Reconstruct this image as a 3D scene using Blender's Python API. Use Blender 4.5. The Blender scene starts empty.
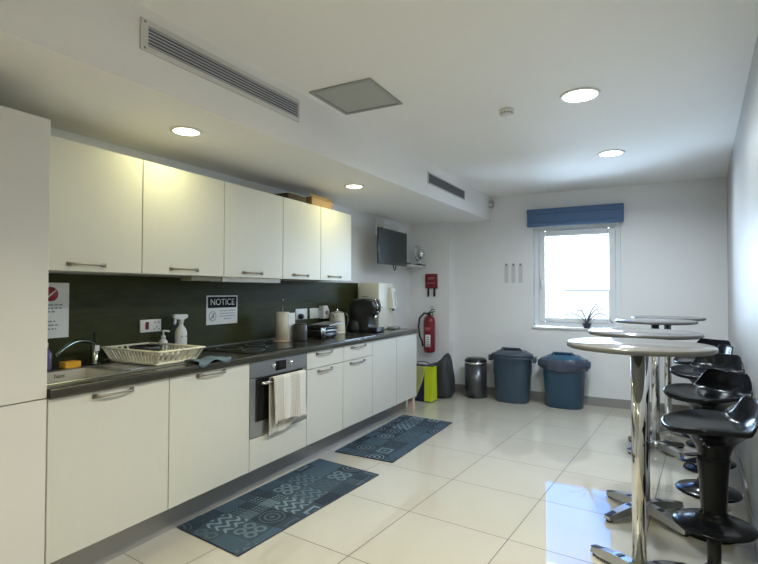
import bpy, bmesh, math, random
from mathutils import Vector, Matrix, noise
random.seed(7)
PI = math.pi
sc = bpy.context.scene
COL = sc.collection

# ------------------------------------------------------------------ geometry helpers
class MB:
    """collects shapes in one bmesh"""
    def __init__(s):
        s.bm = bmesh.new()
    def _add(s, tmp, smooth=False):
        for f in tmp.faces:
            f.smooth = smooth
        me = bpy.data.meshes.new('tmp')
        tmp.to_mesh(me); tmp.free()
        s.bm.from_mesh(me)
        bpy.data.meshes.remove(me)
        return s
    def box(s, x0, x1, y0, y1, z0, z1, bev=0.0, seg=1, mat=None):
        t = bmesh.new()
        bmesh.ops.create_cube(t, size=1)
        for v in t.verts:
            v.co = Vector(((x0 + x1) / 2 + v.co.x * (x1 - x0), (y0 + y1) / 2 + v.co.y * (y1 - y0), (z0 + z1) / 2 + v.co.z * (z1 - z0)))
        if bev > 0:
            bmesh.ops.bevel(t, geom=list(t.edges), offset=bev, segments=seg, affect='EDGES', profile=0.5)
        if mat is not None:
            bmesh.ops.transform(t, matrix=mat, verts=t.verts)
        return s._add(t, bev > 0 and seg > 1)
    def hexa(s, pts, bev=0.0):
        """8 corners: bottom 4 (ccw) then top 4"""
        t = bmesh.new()
        v = [t.verts.new(p) for p in pts]
        for f in ((3, 2, 1, 0), (4, 5, 6, 7), (0, 1, 5, 4), (1, 2, 6, 5), (2, 3, 7, 6), (3, 0, 4, 7)):
            t.faces.new([v[i] for i in f])
        bmesh.ops.recalc_face_normals(t, faces=t.faces)
        if bev > 0:
            bmesh.ops.bevel(t, geom=list(t.edges), offset=bev, segments=2, affect='EDGES', profile=0.5)
        return s._add(t)
    def lathe(s, prof, c=(0, 0, 0), n=32, axis='z', sx=1, sy=1, smooth=True, sup=2.0):
        """prof: list of (r, h). closed at ends when r == 0"""
        t = bmesh.new()
        rings = []
        for r, h in prof:
            if r < 1e-6:
                rings.append([t.verts.new((0, 0, h))])
            else:
                ring = []
                for i in range(n):
                    a = 2 * PI * i / n
                    ca, sa = math.cos(a), math.sin(a)
                    k = (abs(ca) ** sup + abs(sa) ** sup) ** (-1 / sup)
                    ring.append(t.verts.new((r * k * ca * sx, r * k * sa * sy, h)))
                rings.append(ring)
        for A, B in zip(rings, rings[1:]):
            if len(A) == 1 and len(B) == 1:
                continue
            for i in range(n):
                j = (i + 1) % n
                if len(A) == 1:
                    t.faces.new((A[0], B[i], B[j]))
                elif len(B) == 1:
                    t.faces.new((A[i], A[j], B[0]))
                else:
                    t.faces.new((A[i], A[j], B[j], B[i]))
        bmesh.ops.recalc_face_normals(t, faces=t.faces)
        if axis == 'x':
            bmesh.ops.transform(t, matrix=Matrix.Rotation(PI / 2, 4, 'Y'), verts=t.verts)
        elif axis == 'y':
            bmesh.ops.transform(t, matrix=Matrix.Rotation(-PI / 2, 4, 'X'), verts=t.verts)
        bmesh.ops.translate(t, vec=Vector(c), verts=t.verts)
        return s._add(t, smooth)
    def cyl(s, c, r, h, axis='z', n=24, bev=0.0):
        if bev:
            p = [(0, 0), (r - bev, 0), (r, bev), (r, h - bev), (r - bev, h), (0, h)]
        else:
            p = [(0, 0), (r, 0), (r, h), (0, h)]
        return s.lathe(p, c, n, axis, smooth=True)
    def tube(s, pts, r, n=10, flat=1.0, cap=True):
        """round bar through pts; r number or list; flat scales the second axis"""
        t = bmesh.new()
        P = [Vector(p) for p in pts]
        R = r if isinstance(r, (list, tuple)) else [r] * len(P)
        up = None
        rings = []
        for i, p in enumerate(P):
            d = (P[min(i + 1, len(P) - 1)] - P[max(i - 1, 0)]).normalized()
            if up is None:
                up = Vector((0, 0, 1)) if abs(d.z) < 0.9 else Vector((1, 0, 0))
            sd = d.cross(up).normalized()
            up = sd.cross(d).normalized()
            rings.append([t.verts.new(p + sd * (math.cos(2 * PI * k / n) * R[i]) + up * (math.sin(2 * PI * k / n) * R[i] * flat)) for k in range(n)])
        for A, B in zip(rings, rings[1:]):
            for k in range(n):
                j = (k + 1) % n
                t.faces.new((A[k], A[j], B[j], B[k]))
        if cap:
            t.faces.new(rings[0][::-1]); t.faces.new(rings[-1])
        bmesh.ops.recalc_face_normals(t, faces=t.faces)
        return s._add(t, True)
    def grid(s, fn, nu, nv, thick=0.0, smooth=True, closed_u=False):
        """fn(u,v)->point, u,v in 0..1; thick gives a second skin along normals"""
        t = bmesh.new()
        vs = [[t.verts.new(fn(i / nu, j / nv)) for j in range(nv + 1)] for i in range(nu + (0 if closed_u else 1))]
        N = len(vs)
        for i in range(nu):
            for j in range(nv):
                a, b = vs[i % N], vs[(i + 1) % N]
                t.faces.new((a[j], b[j], b[j + 1], a[j + 1]))
        bmesh.ops.recalc_face_normals(t, faces=t.faces)
        if thick:
            bmesh.ops.solidify(t, geom=list(t.faces), thickness=thick)
        return s._add(t, smooth)
    def prism(s, poly, axis, a0, a1, bev=0.0):
        """extrude polygon: axis 'x' -> poly in (y,z); 'y' -> (x,z); 'z' -> (x,y)"""
        t = bmesh.new()
        def mk(p, a):
            return {'x': (a, p[0], p[1]), 'y': (p[0], a, p[1]), 'z': (p[0], p[1], a)}[axis]
        A = [t.verts.new(mk(p, a0)) for p in poly]
        B = [t.verts.new(mk(p, a1)) for p in poly]
        t.faces.new(A); t.faces.new(B[::-1])
        for i in range(len(poly)):
            j = (i + 1) % len(poly)
            t.faces.new((A[i], A[j], B[j], B[i]))
        bmesh.ops.recalc_face_normals(t, faces=t.faces)
        if bev:
            bmesh.ops.bevel(t, geom=list(t.edges), offset=bev, segments=2, affect='EDGES', profile=0.5)
        return s._add(t)
    def ball(s, c, rx, ry=None, rz=None, n=20):
        ry = ry or rx; rz = rz or rx
        t = bmesh.new()
        bmesh.ops.create_uvsphere(t, u_segments=n, v_segments=n // 2, radius=1)
        for v in t.verts:
            v.co = Vector((c[0] + v.co.x * rx, c[1] + v.co.y * ry, c[2] + v.co.z * rz))
        return s._add(t, True)

BASE = {}
def base_of(o):
    while o is not None:
        if o.name in BASE:
            return BASE[o.name]
        o = o.parent
    return Vector((0, 0, 0))
def tag(o, label=None, cat=None, group=None, kind=None):
    if label: o['label'] = label
    if cat: o['category'] = cat
    if group: o['group'] = group
    if kind: o['kind'] = kind
    return o
def thing(name, label, cat, loc=(0, 0, 0), group=None):
    o = bpy.data.objects.new(name, None)
    o.empty_display_size = 0.05
    COL.objects.link(o)
    o.location = loc
    BASE[o.name] = Vector(loc)
    return tag(o, label, cat, group)
def obj(name, mb, mat, parent=None, local=False):
    """mb in world coordinates unless local; children are stored relative to their thing"""
    me = bpy.data.meshes.new(name)
    if not local:
        off = base_of(parent) if parent else Vector((0, 0, 0))
        bmesh.ops.translate(mb.bm, vec=-off, verts=mb.bm.verts)
    mb.bm.to_mesh(me); mb.bm.free()
    me.materials.append(mat)
    o = bpy.data.objects.new(name, me)
    COL.objects.link(o)
    if parent:
        o.parent = parent
    return o
def solo(name, mb, mat, label, cat, group=None):
    """a thing that is a single mesh: origin at its base"""
    zs = [v.co.z for v in mb.bm.verts]; n = len(mb.bm.verts)
    c = Vector((sum(v.co.x for v in mb.bm.verts) / n, sum(v.co.y for v in mb.bm.verts) / n, min(zs)))
    bmesh.ops.translate(mb.bm, vec=-c, verts=mb.bm.verts)
    o = obj(name, mb, mat, None, True)
    o.location = c
    BASE[o.name] = c
    return tag(o, label, cat, group)
def struct(name, mb, mat, parent=None):
    o = obj(name, mb, mat, parent)
    if not parent: o['kind'] = 'structure'
    return o
def copy_tree(o, parent=None):
    c = o.copy(); COL.objects.link(c)
    if parent: c.parent = parent
    for ch in list(o.children):
        copy_tree(ch, c)
    return c
def text_mb(txt, size, M, align='CENTER', depth=0.0006):
    cu = bpy.data.curves.new('t', 'FONT')
    cu.body = txt; cu.size = size; cu.align_x = align; cu.align_y = 'CENTER'; cu.extrude = depth
    o = bpy.data.objects.new('t', cu); COL.objects.link(o)
    dg = bpy.context.evaluated_depsgraph_get()
    me = bpy.data.meshes.new_from_object(o.evaluated_get(dg))
    me.transform(M)
    bpy.data.objects.remove(o); bpy.data.curves.remove(cu)
    m = MB(); m.bm.from_mesh(me); bpy.data.meshes.remove(me)
    return m
# text facing +x (reading along +y)
def face_x(x, y, z):
    return Matrix(((0, 0, 1, x), (1, 0, 0, y), (0, 1, 0, z), (0, 0, 0, 1)))
def face_my(x, y, z):      # facing -y, reading along +x
    return Matrix(((1, 0, 0, x), (0, 0, -1, y), (0, 1, 0, z), (0, 0, 0, 1)))

# ------------------------------------------------------------------ materials
class NT:
    def __init__(s, name):
        s.m = bpy.data.materials.new(name); s.m.use_nodes = True
        s.t = s.m.node_tree; s.n = s.t.nodes
        s.b = s.n['Principled BSDF']
    def new(s, ty, **kw):
        n = s.n.new(ty)
        for k, v in kw.items(): setattr(n, k, v)
        return n
    def link(s, a, b): s.t.links.new(a, b)
    def val(s, sock, v):
        if hasattr(v, 'is_linked') or hasattr(v, 'links'): s.link(v, sock)
        else: sock.default_value = v
    def math(s, op, a, b=0.0, c=0.0):
        n = s.new('ShaderNodeMath', operation=op)
        s.val(n.inputs[0], a); s.val(n.inputs[1], b); s.val(n.inputs[2], c)
        return n.outputs[0]
    def mix(s, f, a, b):
        n = s.new('ShaderNodeMix', data_type='RGBA')
        s.val(n.inputs[0], f); s.val(n.inputs[6], a); s.val(n.inputs[7], b)
        return n.outputs[2]
    def obj_xyz(s):
        c = s.new('ShaderNodeTexCoord'); x = s.new('ShaderNodeSeparateXYZ')
        s.link(c.outputs['Object'], x.inputs[0])
        return c.outputs['Object'], x.outputs[0], x.outputs[1], x.outputs[2]
    def noise(s, scale, vec=None, detail=3, rough=0.5, stretch=None):
        n = s.new('ShaderNodeTexNoise')
        n.inputs['Scale'].default_value = scale; n.inputs['Detail'].default_value = detail; n.inputs['Roughness'].default_value = rough
        if vec is None:
            vec = s.new('ShaderNodeTexCoord').outputs['Object']
        if stretch:
            mp = s.new('ShaderNodeMapping'); mp.inputs['Scale'].default_value = stretch
            s.link(vec, mp.inputs[0]); vec = mp.outputs[0]
        s.link(vec, n.inputs['Vector'])
        return n.outputs['Fac']
    def bump(s, h, strength=0.1, dist=0.01):
        b = s.new('ShaderNodeBump'); b.inputs['Strength'].default_value = strength; b.inputs['Distance'].default_value = dist
        s.link(h, b.inputs['Height']); s.link(b.outputs[0], s.b.inputs['Normal'])
def c4(c): return (c[0], c[1], c[2], 1)
def mat(name, col, rough=0.5, metal=0.0, var=0.06, scale=8, stretch=None, bump=0.0, coat=0.0, spec=0.5, emit=0.0):
    k = NT(name)
    f = k.noise(scale, stretch=stretch)
    lo = tuple(max(0, x * (1 - var)) for x in col); hi = tuple(min(1, x * (1 + var)) for x in col)
    k.link(k.mix(f, c4(lo), c4(hi)), k.b.inputs['Base Color'])
    k.b.inputs['Roughness'].default_value = rough; k.b.inputs['Metallic'].default_value = metal
    k.b.inputs['Specular IOR Level'].default_value = spec
    k.b.inputs['Coat Weight'].default_value = coat
    if bump: k.bump(f, bump, 0.005)
    if emit:
        k.b.inputs['Emission Color'].default_value = c4(col); k.b.inputs['Emission Strength'].default_value = emit
    return k.m

M = {}
M['wall'] = mat('wall_paint', (0.84, 0.845, 0.85), 0.6, var=0.015, scale=40, bump=0.02)
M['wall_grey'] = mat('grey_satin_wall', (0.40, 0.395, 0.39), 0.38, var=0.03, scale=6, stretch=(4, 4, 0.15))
M['ceiling'] = mat('ceiling_paint', (0.90, 0.885, 0.86), 0.75, var=0.015, scale=30)
M['door'] = mat('cream_laminate', (0.66, 0.65, 0.585), 0.38, var=0.02, scale=6, stretch=(1, 6, 1))
M['sinksteel'] = mat('sink_steel', (0.66, 0.64, 0.58), 0.45, 0.35, 0.06, 40, (1, 1, 12))
M['carcass'] = mat('cabinet_carcass', (0.55, 0.54, 0.50), 0.5, var=0.02)
M['tall'] = mat('tall_unit_laminate', (0.72, 0.70, 0.66), 0.42, var=0.02)
M['plinth'] = mat('brushed_plinth', (0.40, 0.39, 0.38), 0.35, 0.3, 0.1, 30, (1, 0.1, 6))
M['handle'] = mat('satin_handle', (0.30, 0.275, 0.24), 0.45, 1.0, 0.05)
M['steel'] = mat('brushed_steel', (0.58, 0.58, 0.57), 0.28, 1.0, 0.08, 40, (1, 1, 12))
M['oven_steel'] = mat('oven_steel', (0.40, 0.41, 0.42), 0.32, 0.9, 0.08, 40, (1, 1, 12))
M['chrome'] = mat('chrome', (0.72, 0.72, 0.71), 0.08, 1.0, 0.02)
M['blackglass'] = mat('black_glass', (0.010, 0.011, 0.012), 0.06, 0, 0.02)
M['blackplastic'] = mat('black_plastic', (0.018, 0.019, 0.021), 0.28, 0, 0.1)
M['blackrubber'] = mat('black_rubber', (0.02, 0.02, 0.02), 0.6)
M['stool'] = mat('gloss_black_abs', (0.007, 0.008, 0.011), 0.2, 0, 0.05, spec=0.18)
M['white'] = mat('white_plastic', (0.78, 0.78, 0.76), 0.4, 0, 0.02)
M['cream'] = mat('cream_plastic', (0.80, 0.76, 0.62), 0.35, 0, 0.02)
M['paper'] = mat('paper', (0.78, 0.78, 0.77), 0.7, 0, 0.02)
M['ink'] = mat('ink', (0.012, 0.012, 0.013), 0.8, spec=0.2)
M['greyink'] = mat('grey_ink', (0.30, 0.31, 0.32), 0.6)
M['red'] = mat('red_paint', (0.20, 0.010, 0.020), 0.3, 0, 0.06)
M['redink'] = mat('red_ink', (0.35, 0.03, 0.04), 0.5)
M['cardboard'] = mat('cardboard', (0.36, 0.24, 0.13), 0.8, 0, 0.1)
M['darkcard'] = mat('dark_card', (0.08, 0.055, 0.03), 0.8, 0, 0.1)
M['wood'] = mat('bare_timber', (0.66, 0.52, 0.42), 0.6, 0, 0.2, 25, (1, 1, 0.2))
M['grille'] = mat('grille_dark', (0.03, 0.035, 0.05), 0.6)
M['louvre'] = mat('louvre_metal', (0.55, 0.56, 0.60), 0.45, 0.3)
M['vent_frame'] = mat('vent_frame', (0.68, 0.67, 0.64), 0.5, 0, 0.02)
M['vent_grey'] = mat('vent_grey', (0.22, 0.22, 0.22), 0.5, 0.2)
M['panel'] = mat('access_panel_grey', (0.42, 0.42, 0.39), 0.5, 0, 0.03)
M['panel_frame'] = mat('access_frame', (0.36, 0.36, 0.34), 0.45, 0.2, 0.03)
M['upvc'] = mat('white_upvc', (0.84, 0.87, 0.90), 0.35, 0, 0.02)
M['skirting'] = mat('skirting_tile', (0.30, 0.29, 0.28), 0.25, 0, 0.05, 5)
M['blind'] = mat('blue_blind_cloth', (0.09, 0.165, 0.30), 0.75, 0, 0.15, 60, (1, 1, 6))
M['bin'] = mat('slate_blue_plastic', (0.050, 0.088, 0.140), 0.3, 0, 0.06)
M['bin2'] = mat('deep_blue_plastic', (0.030, 0.085, 0.150), 0.38, 0, 0.06)
M['binlid'] = mat('grey_bin_lid', (0.06, 0.08, 0.11), 0.14, 0, 0.06)
M['binbag'] = mat('bin_liner', (0.06, 0.07, 0.11), 0.3, 0, 0.2, 30, bump=0.3)
M['pedalbin'] = mat('dark_steel_bin', (0.10, 0.105, 0.115), 0.3, 0.7, 0.05)
M['sack'] = mat('charcoal_sack', (0.045, 0.048, 0.055), 0.5, 0, 0.2, 14, bump=0.3)
M['hivis'] = mat('lime_yellow_vinyl', (0.62, 0.72, 0.02), 0.45, 0, 0.08)
M['olive'] = mat('printed_olive', (0.42, 0.42, 0.16), 0.5, 0, 0.25, 14)
M['navy'] = mat('navy_vinyl', (0.015, 0.022, 0.055), 0.4)
M['sponge'] = mat('yellow_sponge', (0.80, 0.42, 0.04), 0.9, 0, 0.12, 90, bump=0.4)
M['cloth'] = mat('blue_grey_cloth', (0.13, 0.18, 0.23), 0.9, 0, 0.2, 60, bump=0.2)
M['tabletop'] = mat('grey_laminate_top', (0.20, 0.20, 0.205), 0.14, 0, 0.10, 60, (1, 4, 1))
M['tvscreen'] = mat('tv_screen', (0.009, 0.020, 0.021), 0.35, 0, 0.02)
M['silver'] = mat('silver_metal', (0.75, 0.75, 0.74), 0.18, 1.0)
M['pot'] = mat('dark_pot', (0.05, 0.05, 0.07), 0.4)
M['twig'] = mat('grey_twig', (0.10, 0.09, 0.09), 0.7)
M['purple'] = mat('purple_bottle', (0.16, 0.13, 0.30), 0.25)
M['tapmetal'] = mat('dark_chrome_tap', (0.20, 0.23, 0.19), 0.15, 1.0)

def glass_mat(name, col, rough=0.0, ior=1.45):
    k = NT(name)
    k.b.inputs['Base Color'].default_value = c4(col); k.b.inputs['Roughness'].default_value = rough
    k.b.inputs['Transmission Weight'].default_value = 1.0; k.b.inputs['IOR'].default_value = ior
    return k.m
M['clear'] = glass_mat('clear_acrylic', (0.92, 0.95, 0.96), 0.03)

def pane_mat():
    k = NT('window_glass')
    n = k.n; n.remove(k.b)
    tr = k.new('ShaderNodeBsdfTransparent'); gl = k.new('ShaderNodeBsdfGlossy'); mx = k.new('ShaderNodeMixShader')
    gl.inputs['Roughness'].default_value = 0.0
    fr = k.new('ShaderNodeFresnel'); fr.inputs['IOR'].default_value = 1.3
    k.link(fr.outputs[0], mx.inputs[0]); k.link(tr.outputs[0], mx.inputs[1]); k.link(gl.outputs[0], mx.inputs[2])
    k.link(mx.outputs[0], n['Material Output'].inputs[0])
    return k.m
M['pane'] = pane_mat()

def floor_mat():
    k = NT('polished_tile_floor')
    vec, x, y, z = k.obj_xyz()
    T = 0.607
    def cell(v):
        q = k.math('DIVIDE', v, T)
        fr = k.math('FRACT', k.math('ADD', q, 50.0)); fl = k.math('FLOOR', k.math('ADD', q, 50.0))
        edge = k.math('MINIMUM', fr, k.math('SUBTRACT', 1.0, fr))
        return edge, fl
    ex, fx = cell(x); ey, fy = cell(y)
    e = k.math('MINIMUM', ex, ey)
    grout = k.math('LESS_THAN', e, 0.0042)
    cv = k.new('ShaderNodeCombineXYZ'); k.link(fx, cv.inputs[0]); k.link(fy, cv.inputs[1])
    wn = k.new('ShaderNodeTexWhiteNoise'); k.link(cv.outputs[0], wn.inputs[0])
    n1 = k.noise(2.2, vec, 4, 0.55)
    base = k.mix(n1, (0.50, 0.47, 0.40, 1), (0.58, 0.55, 0.475, 1))
    base = k.mix(k.math('MULTIPLY', wn.outputs[0], 0.22), base, (0.46, 0.43, 0.37, 1))
    col = k.mix(grout, base, (0.13, 0.11, 0.085, 1))
    k.link(col, k.b.inputs['Base Color'])
    k.link(k.math('MULTIPLY_ADD', grout, 0.5, 0.035), k.b.inputs['Roughness'])
    k.b.inputs['IOR'].default_value = 1.62
    return k.m
M['floor'] = floor_mat()

def laminate_dark():
    k = NT('dark_splashback_laminate')
    vec = k.obj_xyz()[0]
    a = k.noise(5, vec, 6, 0.6, stretch=(1, 1.2, 7))
    b = k.noise(1.6, vec, 2, 0.5)
    c = k.mix(a, (0.017, 0.019, 0.006, 1), (0.066, 0.070, 0.024, 1))  # green tint of the room light is mixed into these laminate tones
    c = k.mix(k.math('MULTIPLY', b, 0.4), c, (0.036, 0.040, 0.008, 1))
    k.link(c, k.b.inputs['Base Color']); k.b.inputs['Roughness'].default_value = 0.5; k.b.inputs['Specular IOR Level'].default_value = 0.18
    return k.m
M['splash'] = laminate_dark()
def worktop_mat():
    k = NT('dark_worktop_laminate')
    vec = k.obj_xyz()[0]
    a = k.noise(14, vec, 5, 0.65, stretch=(3, 0.5, 3))
    c = k.mix(a, (0.018, 0.018, 0.015, 1), (0.070, 0.068, 0.056, 1))
    k.link(c, k.b.inputs['Base Color']); k.b.inputs['Roughness'].default_value = 0.2
    return k.m
M['worktop'] = worktop_mat()

def towel_mat():
    k = NT('beige_check_towel')
    vec, x, y, z = k.obj_xyz()
    def stripes(v, p, w):
        return k.math('LESS_THAN', k.math('FRACT', k.math('ADD', k.math('DIVIDE', v, p), 20.0)), w)
    s1 = stripes(y, 0.014, 0.5); s2 = stripes(z, 0.014, 0.5)
    band = stripes(y, 0.17, 0.55)
    chk = k.math('MULTIPLY', k.math('MULTIPLY', k.math('ADD', s1, s2), 0.5), band)
    c = k.mix(chk, (0.68, 0.66, 0.61, 1), (0.43, 0.39, 0.33, 1))
    k.link(c, k.b.inputs['Base Color']); k.b.inputs['Roughness'].default_value = 0.95
    k.bump(k.noise(150, vec), 0.15, 0.003)
    return k.m
M['towel'] = towel_mat()

def rug_mat(name, seed):
    k = NT(name)
    vec, x, y, z = k.obj_xyz()
    T = 0.182
    def cell(v):
        q = k.math('ADD', k.math('DIVIDE', v, T), 40.0)
        fl = k.math('FLOOR', q)
        return k.math('MULTIPLY', k.math('SUBTRACT', k.math('SUBTRACT', q, fl), 0.5), 2.0), fl
    p, fx = cell(x); q, fy = cell(y)
    cv = k.new('ShaderNodeCombineXYZ'); k.link(fx, cv.inputs[0]); k.link(fy, cv.inputs[1]); cv.inputs[2].default_value = seed
    wn = k.new('ShaderNodeTexWhiteNoise'); k.link(cv.outputs[0], wn.inputs[0])
    r1 = wn.outputs[0]
    cs = k.new('ShaderNodeSeparateColor'); k.link(wn.outputs[1], cs.inputs[0])
    r2, r3 = cs.outputs[0], cs.outputs[1]
    ap, aq = k.math('ABSOLUTE', p), k.math('ABSOLUTE', q)
    ln = k.math('SQRT', k.math('ADD', k.math('MULTIPLY', p, p), k.math('MULTIPLY', q, q)))
    mx = k.math('MAXIMUM', ap, aq); sm = k.math('ADD', ap, aq)
    def gt(a, b): return k.math('GREATER_THAN', a, b)
    def band(v, f, ph=0.0): return gt(k.math('SINE', k.math('ADD', k.math('MULTIPLY', v, f), ph)), 0.25)
    A = k.math('MULTIPLY', band(ln, 17.0), k.math('LESS_THAN', ln, 0.85))           # rings
    B = gt(k.math('MULTIPLY', k.math('SINE', k.math('MULTIPLY', sm, 11.0)), k.math('SINE', k.math('MULTIPLY', k.math('SUBTRACT', p, q), 11.0))), 0.2)  # lattice
    C = k.math('MULTIPLY', band(mx, 13.0, 1.0), k.math('LESS_THAN', mx, 0.8))         # squares
    dd = k.math('SQRT', k.math('ADD', k.math('POWER', k.math('SUBTRACT', ap, 0.42), 2.0), k.math('POWER', k.math('SUBTRACT', aq, 0.42), 2.0)))
    D = k.math('LESS_THAN', k.math('ABSOLUTE', k.math('SUBTRACT', dd, 0.3)), 0.1)     # four loops
    wv = k.math('SINE', k.math('ADD', k.math('MULTIPLY', p, 9.0), k.math('MULTIPLY', k.math('SINE', k.math('MULTIPLY', q, 7.0)), 2.2)))
    E = gt(wv, 0.3)                                                                   # scrolls
    def sel(lo, hi): return k.math('MULTIPLY', gt(r1, lo), k.math('SUBTRACT', 1.0, gt(r1, hi)))
    tot = None
    for mask, lo, hi in ((A, 0.0, 0.16), (B, 0.16, 0.30), (C, 0.30, 0.44), (D, 0.44, 0.60), (E, 0.60, 0.74)):
        t = k.math('MULTIPLY', mask, sel(lo, hi))
        tot = t if tot is None else k.math('ADD', tot, t)
    ground = k.mix(r2, (0.010, 0.022, 0.036, 1), (0.050, 0.090, 0.128, 1))
    motif = k.mix(r3, (0.012, 0.028, 0.045, 1), (0.24, 0.32, 0.38, 1))
    wear = k.noise(30, vec, 4, 0.7)
    col = k.mix(k.math('MULTIPLY', tot, k.math('MULTIPLY_ADD', wear, 0.9, 0.25)), ground, motif)
    k.link(col, k.b.inputs['Base Color']); k.b.inputs['Roughness'].default_value = 0.85
    k.bump(k.noise(300, vec), 0.2, 0.002)
    return k.m

def parapet_mat():
    k = NT('pale_rendered_parapet')
    vec = k.obj_xyz()[0]
    a = k.noise(5, vec, 6, 0.75)
    b = k.math('GREATER_THAN', a, 0.60)
    c = k.mix(b, (0.17, 0.135, 0.105, 1), (0.080, 0.066, 0.055, 1))
    k.link(c, k.b.inputs['Base Color']); k.b.inputs['Roughness'].default_value = 0.9
    return k.m
M['parapet'] = parapet_mat()

def lamp_mat(name, col, s):
    k = NT(name)
    k.b.inputs['Base Color'].default_value = (0.8, 0.8, 0.75, 1)
    k.b.inputs['Emission Color'].default_value = c4(col); k.b.inputs['Emission Strength'].default_value = s
    return k.m
M['lamp_warm'] = lamp_mat('warm_diffuser', (1.0, 0.93, 0.66), 6.0)
M['lamp_cool'] = lamp_mat('neutral_diffuser', (1.0, 0.95, 0.82), 6.0)

# ------------------------------------------------------------------ room shell
YB, ZC, Y0R = 6.284, 2.53, -1.7
def wall_rx(y): return 3.2351 + (y - 2.5) * 0.0878
def bulk_x(y): return 0.872 + 0.0305 * y
def bulk_z(y): return 2.188 + 0.0078 * (y - 1.0)

f = MB()
R5 = Matrix.Rotation(math.radians(-5.5), 4, 'Z')
# floor mesh in the frame of its tiles (turned 5.5 degrees from the kitchen run)
inv = (Matrix.Translation((1.537, 2.738, 0)) @ R5).inverted()
def fl(x, y, z): return inv @ Vector((x, y, z))
pts = [(-0.3, Y0R - 0.3), (4.1, Y0R - 0.3), (4.1, YB + 0.1), (-0.3, YB + 0.1)]
f.hexa([fl(x, y, -0.1) for x, y in pts] + [fl(x, y, 0) for x, y in pts])
fo = struct('floor', f, M['floor'])
fo.matrix_world = Matrix.Translation((1.537, 2.738, 0)) @ R5

c = MB(); c.box(-0.3, 4.1, Y0R - 0.3, YB + 0.3, ZC, ZC + 0.1); struct('ceiling', c, M['ceiling'])
w = MB(); w.box(-0.2, 0, Y0R - 0.2, YB + 0.26, 0, ZC); struct('wall_left', w, M['wall'])
w = MB()
w.hexa([(wall_rx(Y0R), Y0R, 0), (wall_rx(Y0R) + 0.2, Y0R, 0), (wall_rx(YB) + 0.2, YB, 0), (wall_rx(YB), YB, 0)] +
       [(wall_rx(Y0R), Y0R, ZC), (wall_rx(Y0R) + 0.2, Y0R, ZC), (wall_rx(YB) + 0.2, YB, ZC), (wall_rx(YB), YB, ZC)])
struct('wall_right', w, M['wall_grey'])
w = MB(); w.box(0, 3.4, Y0R - 0.2, Y0R, 0, ZC); struct('wall_rear', w, M['wall'])
# back wall with window hole
WX0, WX1, WZ0, WZ1 = 1.588, 2.566, 0.872, 2.13
w = MB()
w.box(0, WX0, YB, YB + 0.26, 0, ZC); w.box(WX1, 4.0, YB, YB + 0.26, 0, ZC)
w.box(WX0, WX1, YB, YB + 0.26, 0, WZ0); w.box(WX0, WX1, YB, YB + 0.26, WZ1, ZC)
struct('wall_back', w, M['wall'])
# boxed-in corner
w = MB(); w.box(0.0, 0.556, 6.13, YB, 0, 2.28); struct('wall_corner', w, M['wall'])
# lowered bulkhead over the kitchen run
yA, yBk = Y0R, YB
b = MB()
b.hexa([(0, yA, bulk_z(yA)), (bulk_x(yA), yA, bulk_z(yA)), (bulk_x(yBk), yBk, bulk_z(yBk)), (0, yBk, bulk_z(yBk))] +
       [(0, yA, ZC), (bulk_x(yA), yA, ZC), (bulk_x(yBk), yBk, ZC), (0, yBk, ZC)])
struct('ceiling_bulkhead', b, M['ceiling'])
# tile skirtings
s = MB(); s.box(0.556, wall_rx(YB), YB - 0.012, YB, 0, 0.10); struct('baseboard_back', s, M['skirting'])
s = MB(); s.box(0.012, 0.556, 6.118, 6.13, 0, 0.10); s.box(0.556, 0.568, 6.118, YB - 0.012, 0, 0.10); struct('baseboard_corner', s, M['skirting'])
s = MB(); s.box(0, 0.012, 5.02, 6.13, 0, 0.10); struct('baseboard_left', s, M['skirting'])
s = MB()
xa, xb = wall_rx(Y0R), wall_rx(YB - 0.012)
s.hexa([(xa - 0.012, Y0R, 0), (xa, Y0R, 0), (xb, YB - 0.012, 0), (xb - 0.012, YB - 0.012, 0)] + [(xa - 0.012, Y0R, 0.1), (xa, Y0R, 0.1), (xb, YB - 0.012, 0.1), (xb - 0.012, YB - 0.012, 0.1)])
struct('baseboard_right', s, M['skirting'])

# window
win = bpy.data.objects.new('window_1', None); COL.objects.link(win); win['kind'] = 'structure'
win.location = (2.07, 6.38, WZ0); BASE['window_1'] = Vector(win.location)
def ring(m, x0, x1, z0, z1, w, y0, y1, bev=0.006, wb=None):
    wb = wb or w
    m.box(x0, x0 + w, y0, y1, z0, z1, bev); m.box(x1 - w, x1, y0, y1, z0, z1, bev)
    m.box(x0 + w, x1 - w, y0, y1, z1 - w, z1, bev); m.box(x0 + w, x1 - w, y0, y1, z0, z0 + wb, bev)
m = MB(); ring(m, WX0 + 0.002, WX1 - 0.002, WZ0 + 0.022, WZ1 - 0.002, 0.055, 6.375, 6.44); obj('window_frame', m, M['upvc'], win)
m = MB(); ring(m, 1.645, 2.51, 0.945, 2.074, 0.075, 6.358, 6.425, 0.012, 0.058); sash = obj('window_sash', m, M['upvc'], win)
m = MB(); m.box(1.722, 2.433, 6.39, 6.396, 1.005, 1.997); obj('window_glass', m, M['pane'], sash)
m = MB(); m.box(1.672, 1.694, 6.350, 6.358, 1.41, 1.50, 0.002); m.tube([(1.683, 6.352, 1.47), (1.683, 6.325, 1.47), (1.683, 6.322, 1.46), (1.683, 6.322, 1.36)], 0.009, 8); obj('window_handle', m, M['white'], sash)
m = MB(); m.box(WX0 - 0.012, WX1 + 0.012, 6.262, 6.375, WZ0 - 0.002, WZ0 + 0.018, 0.004); obj('window_sill', m, M['white'], win)

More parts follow.
